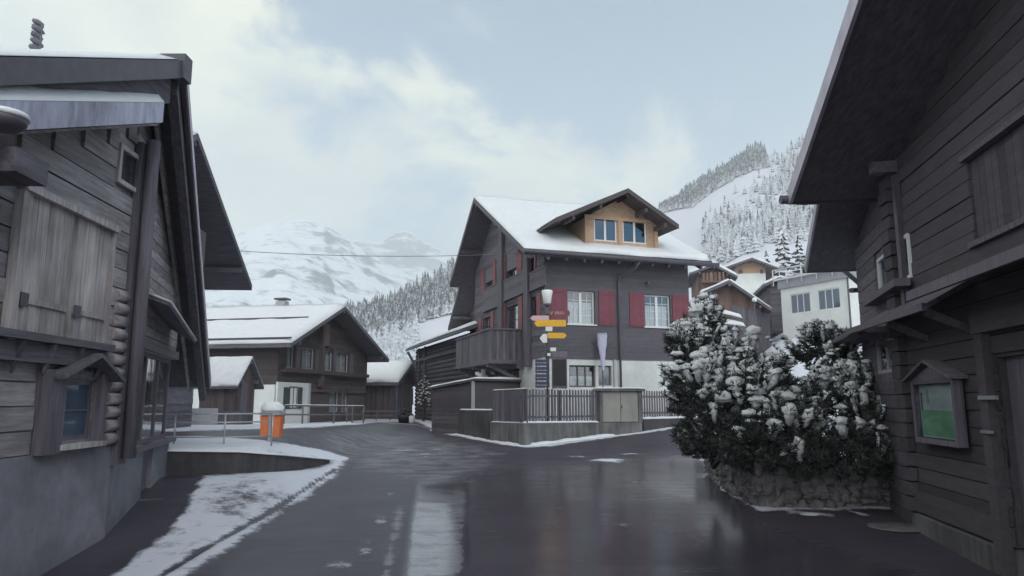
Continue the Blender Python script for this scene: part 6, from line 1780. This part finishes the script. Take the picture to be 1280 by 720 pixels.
# brightness mottling inside the cloud
n3 = N(nt, 'ShaderNodeTexNoise'); n3.inputs['Scale'].default_value = 3.4; n3.inputs['Detail'].default_value = 8; L(nt, mp.outputs[0], n3.inputs['Vector'])
cr = N(nt, 'ShaderNodeMapRange'); L(nt, n3.outputs['Fac'], cr.inputs[0]); cf = N(nt, 'ShaderNodeMapRange'); L(nt, n3.outputs['Fac'], cf.inputs[0]); cf.inputs[1].default_value = .4; cf.inputs[2].default_value = .62; L(nt, cf.outputs[0], cc.inputs['Factor']); cr.inputs[1].default_value = .36; cr.inputs[2].default_value = .64; cr.inputs[3].default_value = .47; cr.inputs[4].default_value = .81
yb = N(nt, 'ShaderNodeMapRange'); yb.interpolation_type = 'SMOOTHSTEP'; L(nt, sx.outputs[1], yb.inputs[0]); yb.inputs[1].default_value = .25; yb.inputs[2].default_value = -.5; yb.inputs[3].default_value = 1.05; yb.inputs[4].default_value = 2.35  # unseen sky behind the camera brightened, added fill light for the house fronts
L(nt, mth('MULTIPLY', cr.outputs[0], yb.outputs[0]), bg2.inputs[1])
mx = N(nt, 'ShaderNodeMixShader'); L(nt, mr.outputs[0], mx.inputs[0]); L(nt, bg.outputs[0], mx.inputs[1]); L(nt, bg2.outputs[0], mx.inputs[2])
L(nt, mx.outputs[0], nt.nodes['World Output'].inputs['Surface'])

sl = bpy.data.lights.new('sun', 'SUN'); sl.energy = 1.0; sl.angle = R(30); sl.color = (1, .97, .93)
so = bpy.data.objects.new('sun', sl); col.objects.link(so)
d = Vector((math.sin(SUN_AZ)*math.cos(SUN_EL), math.cos(SUN_AZ)*math.cos(SUN_EL), math.sin(SUN_EL)))
so.rotation_euler = d.to_track_quat('Z', 'Y').to_euler(); so.location = (0, 0, 60)

# ------------------------------------------------------------------ camera and render settings
cam = bpy.data.cameras.new('camera'); co = bpy.data.objects.new('camera', cam); col.objects.link(co)
cam.sensor_width = 36; cam.lens = 36*FPX/1280; cam.clip_end = 9000; cam.clip_start = .05
co.location = (0, 0, EYE); co.rotation_euler = (math.pi/2+PITCH, 0, 0)
scene.camera = co
vs = scene.view_settings; vs.view_transform = 'Standard'; vs.look = 'None'; vs.exposure = 0.42; vs.gamma = 1; vs.use_curve_mapping = False
cy = scene.cycles; cy.use_denoising = True
try: cy.denoiser = 'OPENIMAGEDENOISE'
except Exception: pass
cy.max_bounces = 7; cy.diffuse_bounces = 4; cy.glossy_bounces = 3; cy.transparent_max_bounces = 8; cy.volume_bounces = 3; cy.sample_clamp_indirect = 8

GRP = {'picket_fence': 'picket fences round the yard', 'hiking_sign': 'yellow hiking signs on the post', 'direction_board': 'coloured direction boards on the post', 'trail_plate': 'small white plates on the post',
       'conifer_tree': 'single conifers above the white house', 'pine_shrub': 'snowy pines in the stone planter', 'snow_bank': 'snow banks along the road edge', 'lean_to': 'snowy lean-to roofs behind the pines', 'deciduous_tree': 'frosted bare trees', 'marker_plate': 'small white plates on the post'}
for o in col.objects:
    k = o.name.split('.')[0]
    if o.parent is None and k in GRP: o['group'] = GRP[k]
